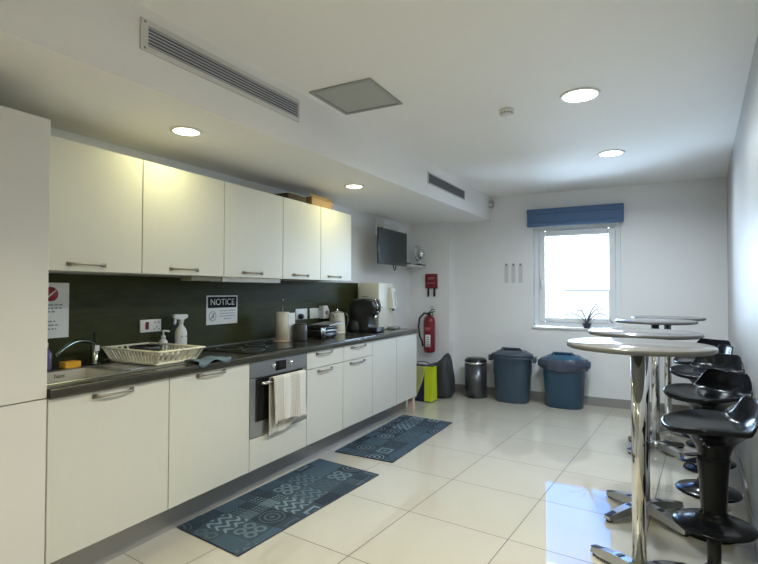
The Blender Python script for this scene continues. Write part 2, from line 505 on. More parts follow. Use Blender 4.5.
# outdoors: pale roof parapet beyond the window
m = MB(); m.box(1.66, 4.6, 8.5, 8.7, -0.5, 1.33); pw = obj('parapet_wall', m, M['parapet'])
m = MB(); m.box(1.63, 4.6, 8.46, 8.74, 1.33, 1.365, 0.004); obj('coping', m, mat('coping_stone', (0.055, 0.046, 0.04), 0.8), pw)
tag(pw, 'weathered rooftop parapet wall seen outside through the window', 'wall')

# ------------------------------------------------------------------ kitchen run
YS = 1.18
HB = 0.022
def bow_handle(name, ya, yb, x, z, parent):
    """flat bow handle along y with wider ends, on a front whose face is at x"""
    m = MB(); n = 12; pts = []; rr = []
    for i in range(n + 1):
        t = i / n
        h = 0.021 * (1 - (2 * t - 1) ** 4)
        pts.append((x + 0.004 + h, ya + (yb - ya) * t, z)); rr.append(0.0048 + 0.004 * abs(2 * t - 1) ** 3)
    m.tube(pts, rr, 8, 1.0)
    m.box(x, x + 0.008, ya - 0.008, ya + 0.014, z - 0.010, z + 0.010, 0.002)
    m.box(x, x + 0.008, yb - 0.014, yb + 0.008, z - 0.010, z + 0.010, 0.002)
    return obj(name, m, M['handle'], parent)
G = 0.0024
def front(name, ya, yb, z0, z1, x1, parent, mm):
    m = MB(); m.box(x1 - 0.02, x1, ya + G, yb - G, z0 + G, z1 - G, 0.0015); return obj(name, m, mm, parent)

# tall larder unit
t = thing('tall_cabinet', 'tall cream larder cabinet at the near end of the worktop, two plain doors without handles', 'cabinet', (0.3, 0.88, 0))
m = MB(); m.box(0.003, 0.578, 0.58, YS - 0.001, 0.0, 2.037); obj('body', m, M['tall'], t)
front('upper_door', 0.58, YS - 0.001, 0.872, 2.037, 0.6, t, M['tall'])
front('lower_door', 0.58, YS - 0.001, 0.15, 0.872, 0.6, t, M['tall'])

# wall cabinets
uy = [YS, YS + 0.6, YS + 1.2, YS + 1.8, YS + 2.3, YS + 2.8]
ul = ['cream wall cabinet next to the tall larder unit, over the sink',
      'cream wall cabinet second along from the tall larder unit, above the dish rack',
      'cream wall cabinet above the hob with a pale strip under it',
      'narrow cream wall cabinet above the paper roll holder',
      'narrow cream wall cabinet at the end of the row, beside the television']
hy = [(1.385, 1.565), (1.965, 2.16), (2.555, 2.745), (3.105, 3.30), (3.595, 3.795)]
for i in range(5):
    a, bb = uy[i], uy[i + 1]
    t = thing('wall_cabinet', ul[i], 'cabinet', (0.18, (a + bb) / 2, 1.412), 'cream wall cabinets over the worktop')
    m = MB(); m.box(0.003, 0.350, a + 0.0008, bb - 0.0008, 1.414, 2.037); obj('body', m, M['carcass'], t)
    d = front('door', a, bb, 1.411, 2.039, 0.372, t, M['door'])
    bow_handle('handle', hy[i][0], hy[i][1], 0.372, 1.447, d)
# light strip / pull-out hood under the third wall cabinet
m = MB(); m.box(0.19, 0.30, 2.44, 3.04, 1.382, 1.4138, 0.002); o = solo('extractor_hood', m, M['white'], 'slim white pull-out extractor under the third wall cabinet, over the hob', 'extractor')
m = MB(); m.box(0.20, 0.30, 2.18, 2.425, 1.384, 1.4138, 0.002); o = solo('light_fitting', m, mat('olive_fitting', (0.30, 0.30, 0.22), 0.4), 'short drab light fitting under the second wall cabinet, beside the white extractor', 'light fitting')

# base units
XF = 0.6
by = [YS, 1.78, 2.38, 2.98, 3.48, 3.98, 4.485, 4.985]
ZT, ZB = 0.868, 0.181
def unit(name, i, label):
    a, bb = by[i], by[i + 1]
    t = thing(name, label, 'cabinet', (0.3, (a + bb) / 2, ZB), 'cream base units along the wall')
    return t, a, bb
def carcass(t, a, bb, z1=ZT):
    m = MB(); m.box(0.012, 0.577, a + 0.0008, bb - 0.0008, ZB + 0.003, z1); return obj('body', m, M['carcass'], t)
t, a, bb = unit('base_cabinet', 0, 'cream base cabinet under the sink, touching the tall larder unit')
carcass(t, a, bb, 0.70); d = front('door', a, bb, ZB, ZT, XF, t, M['door']); bow_handle('handle', 1.375, 1.565, XF, 0.843, d)
t, a, bb = unit('base_cabinet', 1, 'cream base cabinet between the sink cabinet and the oven')
carcass(t, a, bb); d = front('door', a, bb, ZB, ZT, XF, t, M['door']); bow_handle('handle', 1.96, 2.165, XF, 0.848, d)
t, a, bb = unit('base_cabinet', 3, 'cream drawer and door base cabinet touching the oven')
carcass(t, a, bb)
d = front('drawer', a, bb, 0.737, ZT, XF, t, M['door']); bow_handle('handle', 3.10, 3.31, XF, 0.843, d)
d = front('door', a, bb, ZB, 0.737, XF, t, M['door']); bow_handle('handle', 3.12, 3.31, XF, 0.711, d)
t, a, bb = unit('base_cabinet', 4, 'cream drawer and door base cabinet under the kettle, second along from the oven')
carcass(t, a, bb)
d = front('drawer', a, bb, 0.737, ZT, XF, t, M['door']); bow_handle('handle', 3.61, 3.85, XF, 0.843, d)
d = front('door', a, bb, ZB, 0.737, XF, t, M['door']); bow_handle('handle', 3.59, 3.83, XF, 0.711, d)
t, a, bb = unit('base_cabinet', 5, 'plain white base cabinet without handle under the black coffee machine')
carcass(t, a, bb); front('door', a, bb, ZB, ZT, XF, t, M['door'])
t, a, bb = unit('base_cabinet', 6, 'plain white base cabinet at the far end of the run, by yellow bag')
carcass(t, a, bb - 0.018); front('door', a, bb, ZB, ZT, XF, t, M['door'])
m = MB(); m.box(0.012, 0.579, bb - 0.0175, bb, ZB, ZT); obj('end_panel', m, M['door'], t)

# oven housing and oven
t = thing('oven_cabinet', 'cream oven housing with a plain filler panel under the oven', 'cabinet', (0.3, 2.68, ZB))
a, bb = 2.38, 2.98
m = MB(); m.box(0.012, 0.577, a + 0.001, a + 0.017, ZB, ZT); m.box(0.012, 0.577, bb - 0.017, bb - 0.001, ZB, ZT); m.box(0.012, 0.577, a + 0.017, bb - 0.017, ZB, ZB + 0.19); obj('body', m, M['carcass'], t)
front('filler_panel', a, bb, ZB, 0.385, XF, t, M['door'])
ov = thing('oven', 'built-in stainless steel oven with black glass door and towel on its handle', 'oven', (0.3, 2.68, 0.388))
m = MB(); m.box(0.06, 0.577, 2.398, 2.962, 0.388, 0.86); obj('body', m, M['carcass'], ov)
m = MB(); m.box(0.577, 0.603, 2.383, 2.977, 0.768, 0.866, 0.002); cp = obj('control_panel', m, M['oven_steel'], ov)
m = MB(); m.box(0.603, 0.6045, 2.625, 2.735, 0.785, 0.848); obj('display', m, M['blackglass'], cp)
for yk in (2.59, 2.775):
    m = MB(); m.cyl((0.603, yk, 0.822), 0.013, 0.020, 'x', 20, 0.002); obj('knob', m, M['silver'], cp)
m = MB(); m.box(0.577, 0.601, 2.383, 2.977, 0.388, 0.764, 0.002); dr = obj('door', m, M['oven_steel'], ov)
m = MB(); m.box(0.601, 0.6035, 2.432, 2.925, 0.482, 0.762); obj('door_glass', m, M['blackglass'], dr)
m = MB()
m.tube([(0.603, 2.47, 0.728), (0.634, 2.47, 0.729), (0.645, 2.476, 0.73), (0.648, 2.492, 0.73), (0.648, 2.868, 0.73), (0.645, 2.884, 0.73), (0.634, 2.89, 0.729), (0.603, 2.89, 0.728)], 0.010, 12)
obj('handle', m, M['silver'], dr)
# towel folded over the oven handle
def towel_fn(front_side):
    def fn(u, v):
        y = 2.53 + 0.345 * u
        if front_side:
            zb = 0.455 + 0.012 * math.sin(u * 5)
            z = 0.745 - (0.745 - zb) * v
            x = 0.672 + 0.010 * math.sin(u * 17 + v * 2) * v + 0.006 * v
        else:
            zb = 0.372 + 0.085 * max(0, u - 0.3) + 0.01 * math.sin(u * 9)
            z = 0.745 - (0.745 - zb) * v
            x = 0.6275 + 0.004 * math.sin(u * 13) * v
        return Vector((x, y, z))
    return fn
m = MB()
def full_towel(u, v):
    if v < 0.42: return towel_fn(True)(u, 1 - v / 0.42)
    if v < 0.52:
        k_ = (v - 0.42) / 0.10
        y = 2.53 + 0.345 * u
        return Vector((0.6498 + 0.0222 * math.cos(PI * k_), y, 0.745 + 0.0165 * math.sin(PI * k_)))
    return towel_fn(False)(u, (v - 0.52) / 0.48)
m.grid(full_towel, 44, 60, 0.004)
solo('tea_towel', m, M['towel'], 'pale beige checked tea towel folded over the oven door handle', 'towel')

# plinth and the bare timber end
m = MB(); m.box(0.462, 0.477, YS, 4.975, 0, 0.179); solo('plinth', m, M['plinth'], 'long brushed grey plinth running under the base units', 'plinth')
m = MB(); m.box(0.515, 0.578, 4.945, 4.984, 0, 0.180, 0.002); solo('timber_support', m, M['wood'], 'short bare timber block under the far end of the base units', 'support')

# worktop with the sink cut-out
SX0, SX1, SY0, SY1 = 0.155, 0.50, 1.235, 1.70
m = MB()
WZ, WT = 0.87, 0.91
m.box(0.012, SX0, YS + 0.001, SY1, WZ, WT); m.box(SX1, 0.605, YS + 0.001, SY1, WZ, WT); m.box(SX0, SX1, YS + 0.001, SY0, WZ, WT)
m.box(0.012, 0.605, SY1, 4.995, WZ, WT)
m.box(0.6045, 0.622, YS + 0.001, 4.995, WZ, WT, 0.006, 3)
wt = solo('worktop', m, M['worktop'], 'long dark laminate worktop running along the base units', 'worktop')
m = MB(); m.box(0.0003, 0.011, YS + 0.001, 4.72, 0.8702, 1.41); solo('splashback', m, M['splash'], 'dark streaky laminate splashback between worktop and wall cabinets', 'splashback')
m = MB(); m.box(0.0125, 0.022, 1.80, 4.30, 0.9105, 0.922, 0.003); solo('joint_trim', m, M['steel'], 'thin bright metal trim where worktop meets splashback', 'trim')
m = MB(); m.box(0.588, 0.600, 3.50, 4.05, 0.9103, 0.9125); solo('edge_strip', m, M['steel'], 'thin bright strip along the worktop edge in front of the kettle', 'strip')  # narrow steel-toned bar just above the worktop surface

# sink
sk = thing('sink', 'stainless steel inset sink bowl with drainer beside the tall larder unit', 'sink', (0.33, 1.46, 0.74))
m = MB()
x0, x1, y0, y1 = SX0 + 0.006, SX1 - 0.006, SY0 + 0.006, 1.61
zf = 0.75
for q in ((x0, x0 + 0.003, y0, y1), (x1 - 0.003, x1, y0, y1), (x0, x1, y0, y0 + 0.003), (x0, x1, y1 - 0.003, y1)):
    m.box(q[0], q[1], q[2], q[3], zf, 0.909)
m.box(x0, x1, y0, y1, zf - 0.004, zf)
bw = obj('bowl', m, M['sinksteel'], sk)
m = MB(); m.cyl((0.33, 1.42, zf), 0.035, 0.003, 'z', 24); obj('drain', m, M['chrome'], bw)
m = MB()
m.box(SX0 - 0.02, x0 + 0.002, SY0 - 0.02, 2.02, 0.9103, 0.914, 0.001); m.box(x1 - 0.002, SX1 + 0.02, SY0 - 0.02, 2.02, 0.9103, 0.915, 0.002)
m.box(x0, x1, SY0 - 0.02, y0 + 0.002, 0.9103, 0.914, 0.001)
obj('rim', m, M['steel'], sk)
m = MB(); m.box(x0 + 0.002, x1 - 0.002, y1 - 0.002, 2.02, 0.9103, 0.9125)
for k_ in range(9): m.box(x0 + 0.03 + 0.032 * k_, x0 + 0.040 + 0.032 * k_, 1.66, 2.0, 0.9125, 0.9145)
obj('drainer', m, M['steel'], sk)
lg = text_mb('Nett', 0.028, face_x(x0 + 0.0036, 1.47, 0.884)); obj('logo', lg, M['ink'], bw)
# tap
tp = thing('tap', 'dark chrome mixer tap with long arched spout behind the sink', 'tap', (0.09, 1.70, 0.911))
m = MB(); m.lathe([(0, 0), (0.028, 0), (0.028, 0.006), (0.021, 0.012), (0.021, 0.105), (0.018, 0.112), (0, 0.112)], (0.09, 1.70, 0.911), 24); obj('body', m, M['tapmetal'], tp)
m = MB(); P = []
for i in range(15):
    t_ = i / 14
    P.append((0.105 + 0.10 * t_, 1.688 - 0.26 * t_, 1.005 + 0.055 * math.sin(PI * (0.15 + 0.85 * t_) * 0.85) - 0.035 * t_ * t_))
m.tube(P, 0.0095, 10); obj('spout', m, M['tapmetal'], tp)
m = MB(); m.tube([(0.09, 1.70, 1.022), (0.088, 1.70, 1.045), (0.075, 1.705, 1.085)], [0.012, 0.007, 0.006], 10); obj('lever', m, M['blackplastic'], tp)
m = MB(); m.box(0.1115, 0.113, 1.688, 1.712, 0.985, 1.015); obj('highlight_patch', m, M['paper'], tp)  # white patch standing in for a highlight on the tap body
# sponge and bottle on the sink edge
m = MB(); m.box(0.075, 0.135, 1.515, 1.60, 0.9105, 0.946, 0.006, 2); sp = solo('sponge', m, M['sponge'], 'yellow washing-up sponge lying behind the sink bowl', 'sponge')
bt = thing('dish_soap_bottle', 'purple dish soap bottle half hidden by the tall larder unit', 'bottle', (0.075, 1.485, 0.911))
bt.location.y = 1.448; BASE[bt.name] = Vector(bt.location)
m = MB(); m.lathe([(0, 0), (0.027, 0), (0.03, 0.008), (0.03, 0.085), (0.012, 0.115), (0, 0.115)], (0.075, 1.448, 0.911), 20); obj('bottle_body', m, M['purple'], bt)
m = MB(); m.lathe([(0, 0.115), (0.013, 0.115), (0.013, 0.14), (0, 0.14)], (0.075, 1.448, 0.911), 16); obj('cap', m, M['white'], bt)

# dish rack
rk = thing('dish_rack', 'white plastic slatted dish drying rack on the sink drainer', 'dish rack', (0.29, 1.93, 0.9155))
RX0, RX1, RY0, RY1, RZ = 0.055, 0.545, 1.755, 2.075, 1.0
bx0, bx1, by0_, by1 = 0.10, 0.485, 1.79, 2.055
zb = 0.930
def rim_pt(t):   # along rectangle perimeter
    return t
m = MB()
m.box(RX0, RX1, RY0, RY0 + 0.018, RZ - 0.010, RZ, 0.003); m.box(RX0, RX1, RY1 - 0.018, RY1, RZ - 0.010, RZ, 0.003)
m.box(RX0, RX0 + 0.018, RY0 + 0.018, RY1 - 0.018, RZ - 0.010, RZ, 0.003); m.box(RX1 - 0.018, RX1, RY0 + 0.018, RY1 - 0.018, RZ - 0.010, RZ, 0.003)
obj('rim', m, M['cream'], rk)
m = MB()
def slat(p0, p1, w, along):
    (ax, ay), (bx_, by_) = p0, p1
    hw = w / 2; th = 0.002
    if along == 'x':
        m.hexa([(ax - hw, ay - th, zb), (ax + hw, ay - th, zb), (ax + hw, ay + th, zb), (ax - hw, ay + th, zb), (bx_ - hw, by_ - th, RZ - 0.008), (bx_ + hw, by_ - th, RZ - 0.008), (bx_ + hw, by_ + th, RZ - 0.008), (bx_ - hw, by_ + th, RZ - 0.008)])
    else:
        m.hexa([(ax - th, ay - hw, zb), (ax + th, ay - hw, zb), (ax + th, ay + hw, zb), (ax - th, ay + hw, zb), (bx_ - th, by_ - hw, RZ - 0.008), (bx_ + th, by_ - hw, RZ - 0.008), (bx_ + th, by_ + hw, RZ - 0.008), (bx_ - th, by_ + hw, RZ - 0.008)])
n = 16
for i in range(n + 1):
    t_ = i / n
    xa_, xb_ = bx0 + (bx1 - bx0) * t_, RX0 + 0.012 + (RX1 - RX0 - 0.024) * t_
    slat((xa_, by0_), (xb_, RY0 + 0.010), 0.016, 'x'); slat((xa_, by1), (xb_, RY1 - 0.010), 0.016, 'x')
n = 8
for i in range(n + 1):
    t_ = i / n
    ya_, yb_ = by0_ + (by1 - by0_) * t_, RY0 + 0.012 + (RY1 - RY0 - 0.024) * t_
    slat((bx0, ya_), (RX0 + 0.010, yb_), 0.017, 'y'); slat((bx1, ya_), (RX1 - 0.010, yb_), 0.017, 'y')
obj('slatted_side', m, M['cream'], rk)
m = MB(); m.box(bx0 - 0.004, bx1 + 0.004, by0_ - 0.004, by1 + 0.004, zb - 0.012, zb + 0.003, 0.003)
for (fx_, fy_) in ((bx0 + 0.03, by0_ + 0.03), (bx1 - 0.03, by0_ + 0.03), (bx0 + 0.03, by1 - 0.03), (bx1 - 0.03, by1 - 0.03)):
    m.cyl((fx_, fy_, 0.9155), 0.01, 0.004, 'z', 12)
obj('tray', m, M['cream'], rk)
# crockery in the rack
m = MB(); m.lathe([(0, 0.002), (0.05, 0.0), (0.085, 0.03), (0.09, 0.055), (0.086, 0.055), (0.08, 0.032), (0.048, 0.006), (0, 0.006)], (0.21, 1.93, 0.942), 28); solo('bowl', m, M['blackplastic'], 'dark bowl standing in the white dish rack', 'bowl')
m = MB(); m.lathe([(0, 0), (0.04, 0), (0.088, 0.018), (0.09, 0.022), (0.04, 0.007), (0, 0.006)], (0.385, 1.93, 0.945), 28); solo('plate', m, M['white'], 'white plate lying in the dish rack beside the dark bowl', 'plate')

# folded cloth at the worktop edge
def cloth_fn(u, v):
    y = 1.965 + 0.24 * u + 0.02 * math.sin(v * 4); x = 0.49 + 0.145 * v
    z = 0.924 + 0.006 * math.sin(u * 11 + v * 3) * (1 - 0.5 * v) + 0.004 * math.sin(v * 9)
    if x > 0.622:
        z -= (x - 0.622) * 2.2 * (0.5 + 0.5 * math.sin(u * 8 + 0.5))
        x = 0.626
    return Vector((x, y, z))
m = MB(); m.grid(cloth_fn, 30, 20, 0.003); solo('dish_cloth', m, M['cloth'], 'blue grey dish cloth lying over the worktop edge beside the dish rack', 'cloth')

# soap and spray bottles
sb = thing('soap_dispenser', 'small clear pump soap dispenser behind the dish rack', 'dispenser', (0.085, 2.15, 0.911))
cx_, cy_ = 0.085, 2.15
m = MB(); m.lathe([(0, 0), (0.024, 0), (0.026, 0.006), (0.026, 0.085), (0.012, 0.105), (0, 0.105)], (cx_, cy_, 0.911), 20); obj('bottle_body', m, M['white'], sb)
m = MB(); m.lathe([(0, 0.105), (0.014, 0.105), (0.014, 0.122), (0.005, 0.125), (0.005, 0.15), (0, 0.15)], (cx_, cy_, 0.911), 16); m.tube([(cx_, cy_ - 0.01, 1.063), (cx_, cy_ + 0.012, 1.064), (cx_ + 0.004, cy_ + 0.042, 1.058)], 0.006, 8); obj('pump', m, M['white'], sb)
sb = thing('spray_bottle', 'white trigger spray bottle standing by the splashback', 'spray bottle', (0.075, 2.295, 0.911))
cx_, cy_ = 0.075, 2.295
m = MB(); m.lathe([(0, 0), (0.038, 0), (0.042, 0.006), (0.042, 0.13), (0.034, 0.155), (0.016, 0.18), (0.014, 0.195), (0, 0.195)], (cx_, cy_, 0.911), 24, sx=0.75); obj('bottle_body', m, M['white'], sb)
m = MB(); m.lathe([(0, 0.195), (0.017, 0.195), (0.017, 0.213), (0, 0.213)], (cx_, cy_, 0.911), 16)
m.prism([(cy_ - 0.062, 1.156), (cy_ - 0.055, 1.166), (cy_ + 0.045, 1.163), (cy_ + 0.05, 1.142), (cy_ + 0.01, 1.124), (cy_ - 0.02, 1.128), (cy_ - 0.06, 1.142)], 'x', cx_ - 0.012, cx_ + 0.012, 0.003)
m.prism([(cy_ - 0.05, 1.142), (cy_ - 0.036, 1.142), (cy_ - 0.044, 1.105), (cy_ - 0.055, 1.095), (cy_ - 0.056, 1.12)], 'x', cx_ - 0.006, cx_ + 0.006)
tr = obj('trigger_head', m, M['white'], sb)
for yy in (-0.018, 0.016):
    m = MB(); m.box(cx_ + 0.0308, cx_ + 0.0316, cy_ + yy - 0.007, cy_ + yy + 0.007, 1.015, 1.022); obj('print', m, M['greyink'], sb)

# notices
nt = thing('notice_sign', 'white framed NOTICE sign with black heading on the splashback', 'sign', (0.012, 2.72, 1.07))
ya, yb_, za, zb2 = 2.567, 2.876, 1.073, 1.286
m = MB(); m.box(0.0115, 0.0145, ya, yb_, za, zb2, 0.001); obj('board', m, M['paper'], nt)
m = MB(); m.box(0.0146, 0.0152, ya + 0.012, yb_ - 0.012, 1.195, zb2 - 0.010); obj('heading_panel', m, M['ink'], nt)
obj('heading_text', text_mb('NOTICE', 0.066, face_x(0.0158, (ya + yb_) / 2, 1.2355)), M['paper'], nt)
m = MB(); cyc, czc = 2.625, 1.135
for k_ in range(28):
    a_ = 2 * PI * k_ / 28; a2 = 2 * PI * (k_ + 1) / 28
    m.hexa([(xx, cyc + r_ * math.cos(q), czc + r_ * math.sin(q)) for xx in (0.0146, 0.0150) for (r_, q) in ((0.030, a_), (0.036, a_), (0.036, a2), (0.030, a2))])
m.tube([(0.0148, cyc - 0.022, czc - 0.024), (0.0148, cyc + 0.022, czc + 0.024)], 0.0028, 6)
m.tube([(0.0148, cyc + 0.004, czc - 0.012), (0.0148, cyc + 0.010, czc + 0.020)], 0.005, 6)
obj('prohibition_symbol', m, M['greyink'], nt)
m = MB()
for (zz, y0_, y1_) in ((1.172, 2.69, 2.855), (1.152, 2.70, 2.845), (1.132, 2.69, 2.855), (1.112, 2.735, 2.81)):
    yy = y0_
    while yy < y1_ - 0.006:
        wd = random.uniform(0.012, 0.03); e_ = min(yy + wd, y1_)
        m.box(0.0146, 0.0150, yy, e_, zz - 0.0035, zz + 0.0035); yy = e_ + 0.006
obj('small_print', m, M['greyink'], nt)
np_ = thing('wall_notice', 'white paper notice with a red symbol on the splashback beside the tall larder unit', 'notice', (0.012, 1.5, 1.066))
ya, yb_ = 1.385, 1.60
m = MB(); m.box(0.0115, 0.0128, ya, yb_, 1.066, 1.361); obj('sheet', m, M['paper'], np_)
m = MB(); m.lathe([(0, 0), (0.038, 0), (0.038, 0.0006), (0, 0.0006)], (0.0129, 1.505, 1.30), 28, 'x'); m2 = obj('red_symbol', m, M['redink'], np_)
m = MB(); m.tube([(0.0137, 1.483, 1.278), (0.0137, 1.53, 1.322)], 0.004, 6); obj('symbol_bar', m, M['paper'], m2)
for para in (((1.243, 1.565), (1.225, 1.56), (1.207, 1.53)), ((1.155, 1.53), (1.135, 1.545), (1.115, 1.535))):
    m = MB()
    for (zz, y1_) in para:
        yy = 1.405
        while yy < y1_ - 0.006:
            e_ = min(yy + random.uniform(0.012, 0.03), y1_); m.box(0.0129, 0.0133, yy, e_, zz - 0.004, zz + 0.004); yy = e_ + 0.006
    obj('text_paragraph', m, M['greyink'], np_)

# sockets
def socket(y0, y1, z0, z1, label, red=False, name='power_socket'):
    t = thing(name, label, 'socket', (0.012, (y0 + y1) / 2, z0), None)
    m = MB(); m.box(0.0115, 0.021, y0, y1, z0, z1, 0.003, 2); obj('plate', m, M['white'], t)
    return t
t = socket(2.032, 2.184, 1.057, 1.137, 'white double switch plate with red rocker above the dish rack')
m = MB(); m.box(0.021, 0.025, 2.068, 2.092, 1.075, 1.122, 0.002); obj('red_switch', m, M['red'], t)
for (yy, zz) in ((2.135, 1.117), (2.165, 1.117), (2.15, 1.088), (2.165, 1.075), (2.135, 1.075)):
    m = MB(); m.box(0.021, 0.0225, yy - 0.005, yy + 0.005, zz - 0.004, zz + 0.004); obj('socket_hole', m, M['greyink'], t)
t = socket(3.60, 3.775, 1.06, 1.158, 'white wall socket with a black plug above the paper roll')
pg = thing('power_plug', 'round black plug pushed into the white wall socket', 'plug', (0.0215, 3.655, 1.09))
m = MB(); m.lathe([(0, 0), (0.024, 0), (0.024, 0.03), (0.016, 0.04), (0, 0.04)], (0.0215, 3.655, 1.09), 20, 'x'); obj('plug_body', m, M['blackplastic'], pg)
m = MB(); m.tube([(0.045, 3.655, 1.075), (0.047, 3.66, 1.0), (0.05, 3.70, 0.925)], 0.004, 8); obj('flex', m, M['blackplastic'], pg)
t = socket(3.815, 4.01, 1.06, 1.158, 'white wall socket with a bulky adaptor, next to the kettle')
ad = thing('plug_adaptor', 'bulky pale plug adaptor sticking out of the socket by the kettle', 'adaptor', (0.0215, 4.02, 1.06))
m = MB(); m.prism([(3.965, 1.055), (3.955, 1.175), (4.03, 1.18), (4.07, 1.12), (4.055, 1.055)], 'x', 0.0215, 0.075, 0.004); obj('adaptor_body', m, M['white'], ad)
m = MB(); m.cyl((0.075, 4.01, 1.115), 0.02, 0.02, 'x', 16, 0.003); obj('plug', m, M['greyink'], ad)

# hob
hb = thing('hob', 'black glass ceramic hob set on the worktop above the oven', 'hob', (0.3, 2.82, 0.9105))
m = MB(); m.box(0.075, 0.555, 2.45, 3.03, 0.9105, 0.9155, 0.0015); ho = obj('glass', m, M['blackglass'], hb)
for (hx, hy_, hr) in ((0.20, 2.61, 0.09), (0.42, 2.61, 0.075), (0.20, 2.87, 0.075), (0.42, 2.87, 0.09)):
    m = MB(); m.lathe([(hr - 0.004, 0), (hr, 0), (hr, 0.0003), (hr - 0.004, 0.0003), (hr - 0.004, 0)], (hx, hy_, 0.9156), 36); obj('cooking_zone', m, M['greyink'], ho)

# paper towel holder
ph = thing('paper_towel_holder', 'steel paper towel stand carrying a part-used roll beside the hob', 'holder', (0.185, 3.21, 0.9105))
cx_, cy_ = 0.185, 3.21
m = MB(); m.cyl((cx_, cy_, 0.9105), 0.075, 0.010, 'z', 32, 0.003); obj('base', m, M['wood'], ph)
m = MB(); m.cyl((cx_, cy_, 0.9205), 0.006, 0.325, 'z', 12); m.ball((cx_, cy_, 1.25), 0.009); obj('rod', m, M['chrome'], ph)
pr_ = thing('paper_towel_roll', 'cream paper towel roll on the stand beside the hob', 'paper roll', (cx_, cy_, 0.921))
m = MB(); m.lathe([(0.02, 0), (0.055, 0), (0.055, 0.228), (0.02, 0.228), (0.02, 0)], (cx_, cy_, 0.921), 32); ro = obj('roll', m, mat('cream_tissue', (0.80, 0.75, 0.60), 0.9, bump=0.1, scale=60), pr_)
m = MB(); m.grid(lambda u, v: Vector((cx_ + 0.0565 + 0.006 * u, cy_ + 0.0 + 0.085 * u, 0.922 + 0.22 * v)), 8, 8, 0.0015); obj('loose_sheet', m, M['paper'], pr_)

# dark canister, chrome holder, stacked pans
cn = thing('canister', 'dark grey round canister between the paper roll and the grill', 'canister', (0.30, 3.29, 0.9105))
m = MB(); m.lathe([(0, 0), (0.055, 0), (0.06, 0.01), (0.06, 0.13), (0.057, 0.135), (0, 0.135)], (0.30, 3.29, 0.9105), 28); obj('jar', m, mat('smoked_grey', (0.05, 0.05, 0.048), 0.3), cn)
m = MB(); m.lathe([(0, 0.135), (0.05, 0.135), (0.05, 0.142), (0.015, 0.148), (0, 0.148)], (0.30, 3.29, 0.9105), 24); obj('lid', m, M['blackplastic'], cn)
gr = thing('contact_grill', 'black and silver contact grill with handles in front of the kettle', 'grill', (0.25, 3.76, 0.9105))
gx, gy = 0.285, 3.63
m = MB(); m.box(gx - 0.10, gx + 0.09, gy - 0.11, gy + 0.11, 0.918, 0.965, 0.015, 3)
for (a_, b_) in ((-0.075, -0.085), (0.065, -0.085), (-0.075, 0.085), (0.065, 0.085)): m.cyl((gx + a_, gy + b_, 0.9105), 0.012, 0.010, 'z', 12)
obj('lower_body', m, M['blackplastic'], gr)
m = MB(); m.box(gx - 0.10, gx + 0.09, gy - 0.11, gy + 0.11, 0.968, 0.985, 0.007, 2); obj('silver_plate', m, M['steel'], gr)
m = MB(); m.box(gx - 0.10, gx + 0.09, gy - 0.10, gy + 0.11, 0.987, 1.012, 0.01, 3); obj('upper_body', m, M['blackplastic'], gr)
m = MB(); m.hexa([(gx - 0.09, gy - 0.06, 1.013), (gx + 0.12, gy - 0.06, 1.018), (gx + 0.12, gy + 0.17, 1.032), (gx - 0.09, gy + 0.17, 1.028), (gx - 0.09, gy - 0.06, 1.026), (gx + 0.12, gy - 0.06, 1.031), (gx + 0.12, gy + 0.17, 1.046), (gx - 0.09, gy + 0.17, 1.042)], 0.003); obj('top_plate', m, M['steel'], gr)
m = MB()
for s_ in (-0.135, -0.175): m.tube([(gx + 0.10, gy + s_ + 0.03, 0.93), (gx + 0.105, gy + s_ + 0.02, 1.01), (gx + 0.11, gy + s_ + 0.0, 1.005), (gx + 0.115, gy + s_ + 0.012, 0.925)], 0.006, 8)
obj('wire_handle', m, M['chrome'], gr)

# kettle
kt = thing('kettle', 'cream electric kettle with black handle on the worktop', 'kettle', (0.14, 4.10, 0.9105))
cx_, cy_ = 0.15, 4.085
m = MB(); m.lathe([(0, 0), (0.08, 0), (0.082, 0.006), (0.08, 0.022), (0, 0.022)], (cx_, cy_, 0.9105), 32); obj('power_base', m, M['cream'], kt)
m = MB(); m.lathe([(0, 0.024), (0.078, 0.024), (0.08, 0.03), (0.076, 0.1), (0.07, 0.175), (0.064, 0.2), (0, 0.2)], (cx_, cy_, 0.9105), 32)
m.prism([(cy_ - 0.058, 1.095), (cy_ - 0.092, 1.108), (cy_ - 0.058, 1.05)], 'x', cx_ - 0.02, cx_ + 0.02, 0.004)
bd = obj('jug', m, M['cream'], kt)
m = MB(); m.lathe([(0, 0.2), (0.062, 0.2), (0.055, 0.212), (0.012, 0.219), (0.012, 0.232), (0.008, 0.238), (0, 0.238)], (cx_, cy_, 0.9105), 28); obj('lid', m, M['chrome'], kt)
m = MB(); P = [(cx_ + 0.02, cy_ + 0.055, 1.098), (cx_ + 0.03, cy_ + 0.095, 1.10), (cx_ + 0.036, cy_ + 0.118, 1.075), (cx_ + 0.036, cy_ + 0.122, 1.02), (cx_ + 0.03, cy_ + 0.105, 0.965)]
m.tube(P, [0.012, 0.013, 0.013, 0.012, 0.008], 12); hd = obj('handle', m, M['blackplastic'], kt)
m = MB(); m.tube([(p[0] + 0.0125, p[1] + 0.002, p[2]) for p in P[1:]], 0.0045, 8); obj('handle_trim', m, M['chrome'], hd)

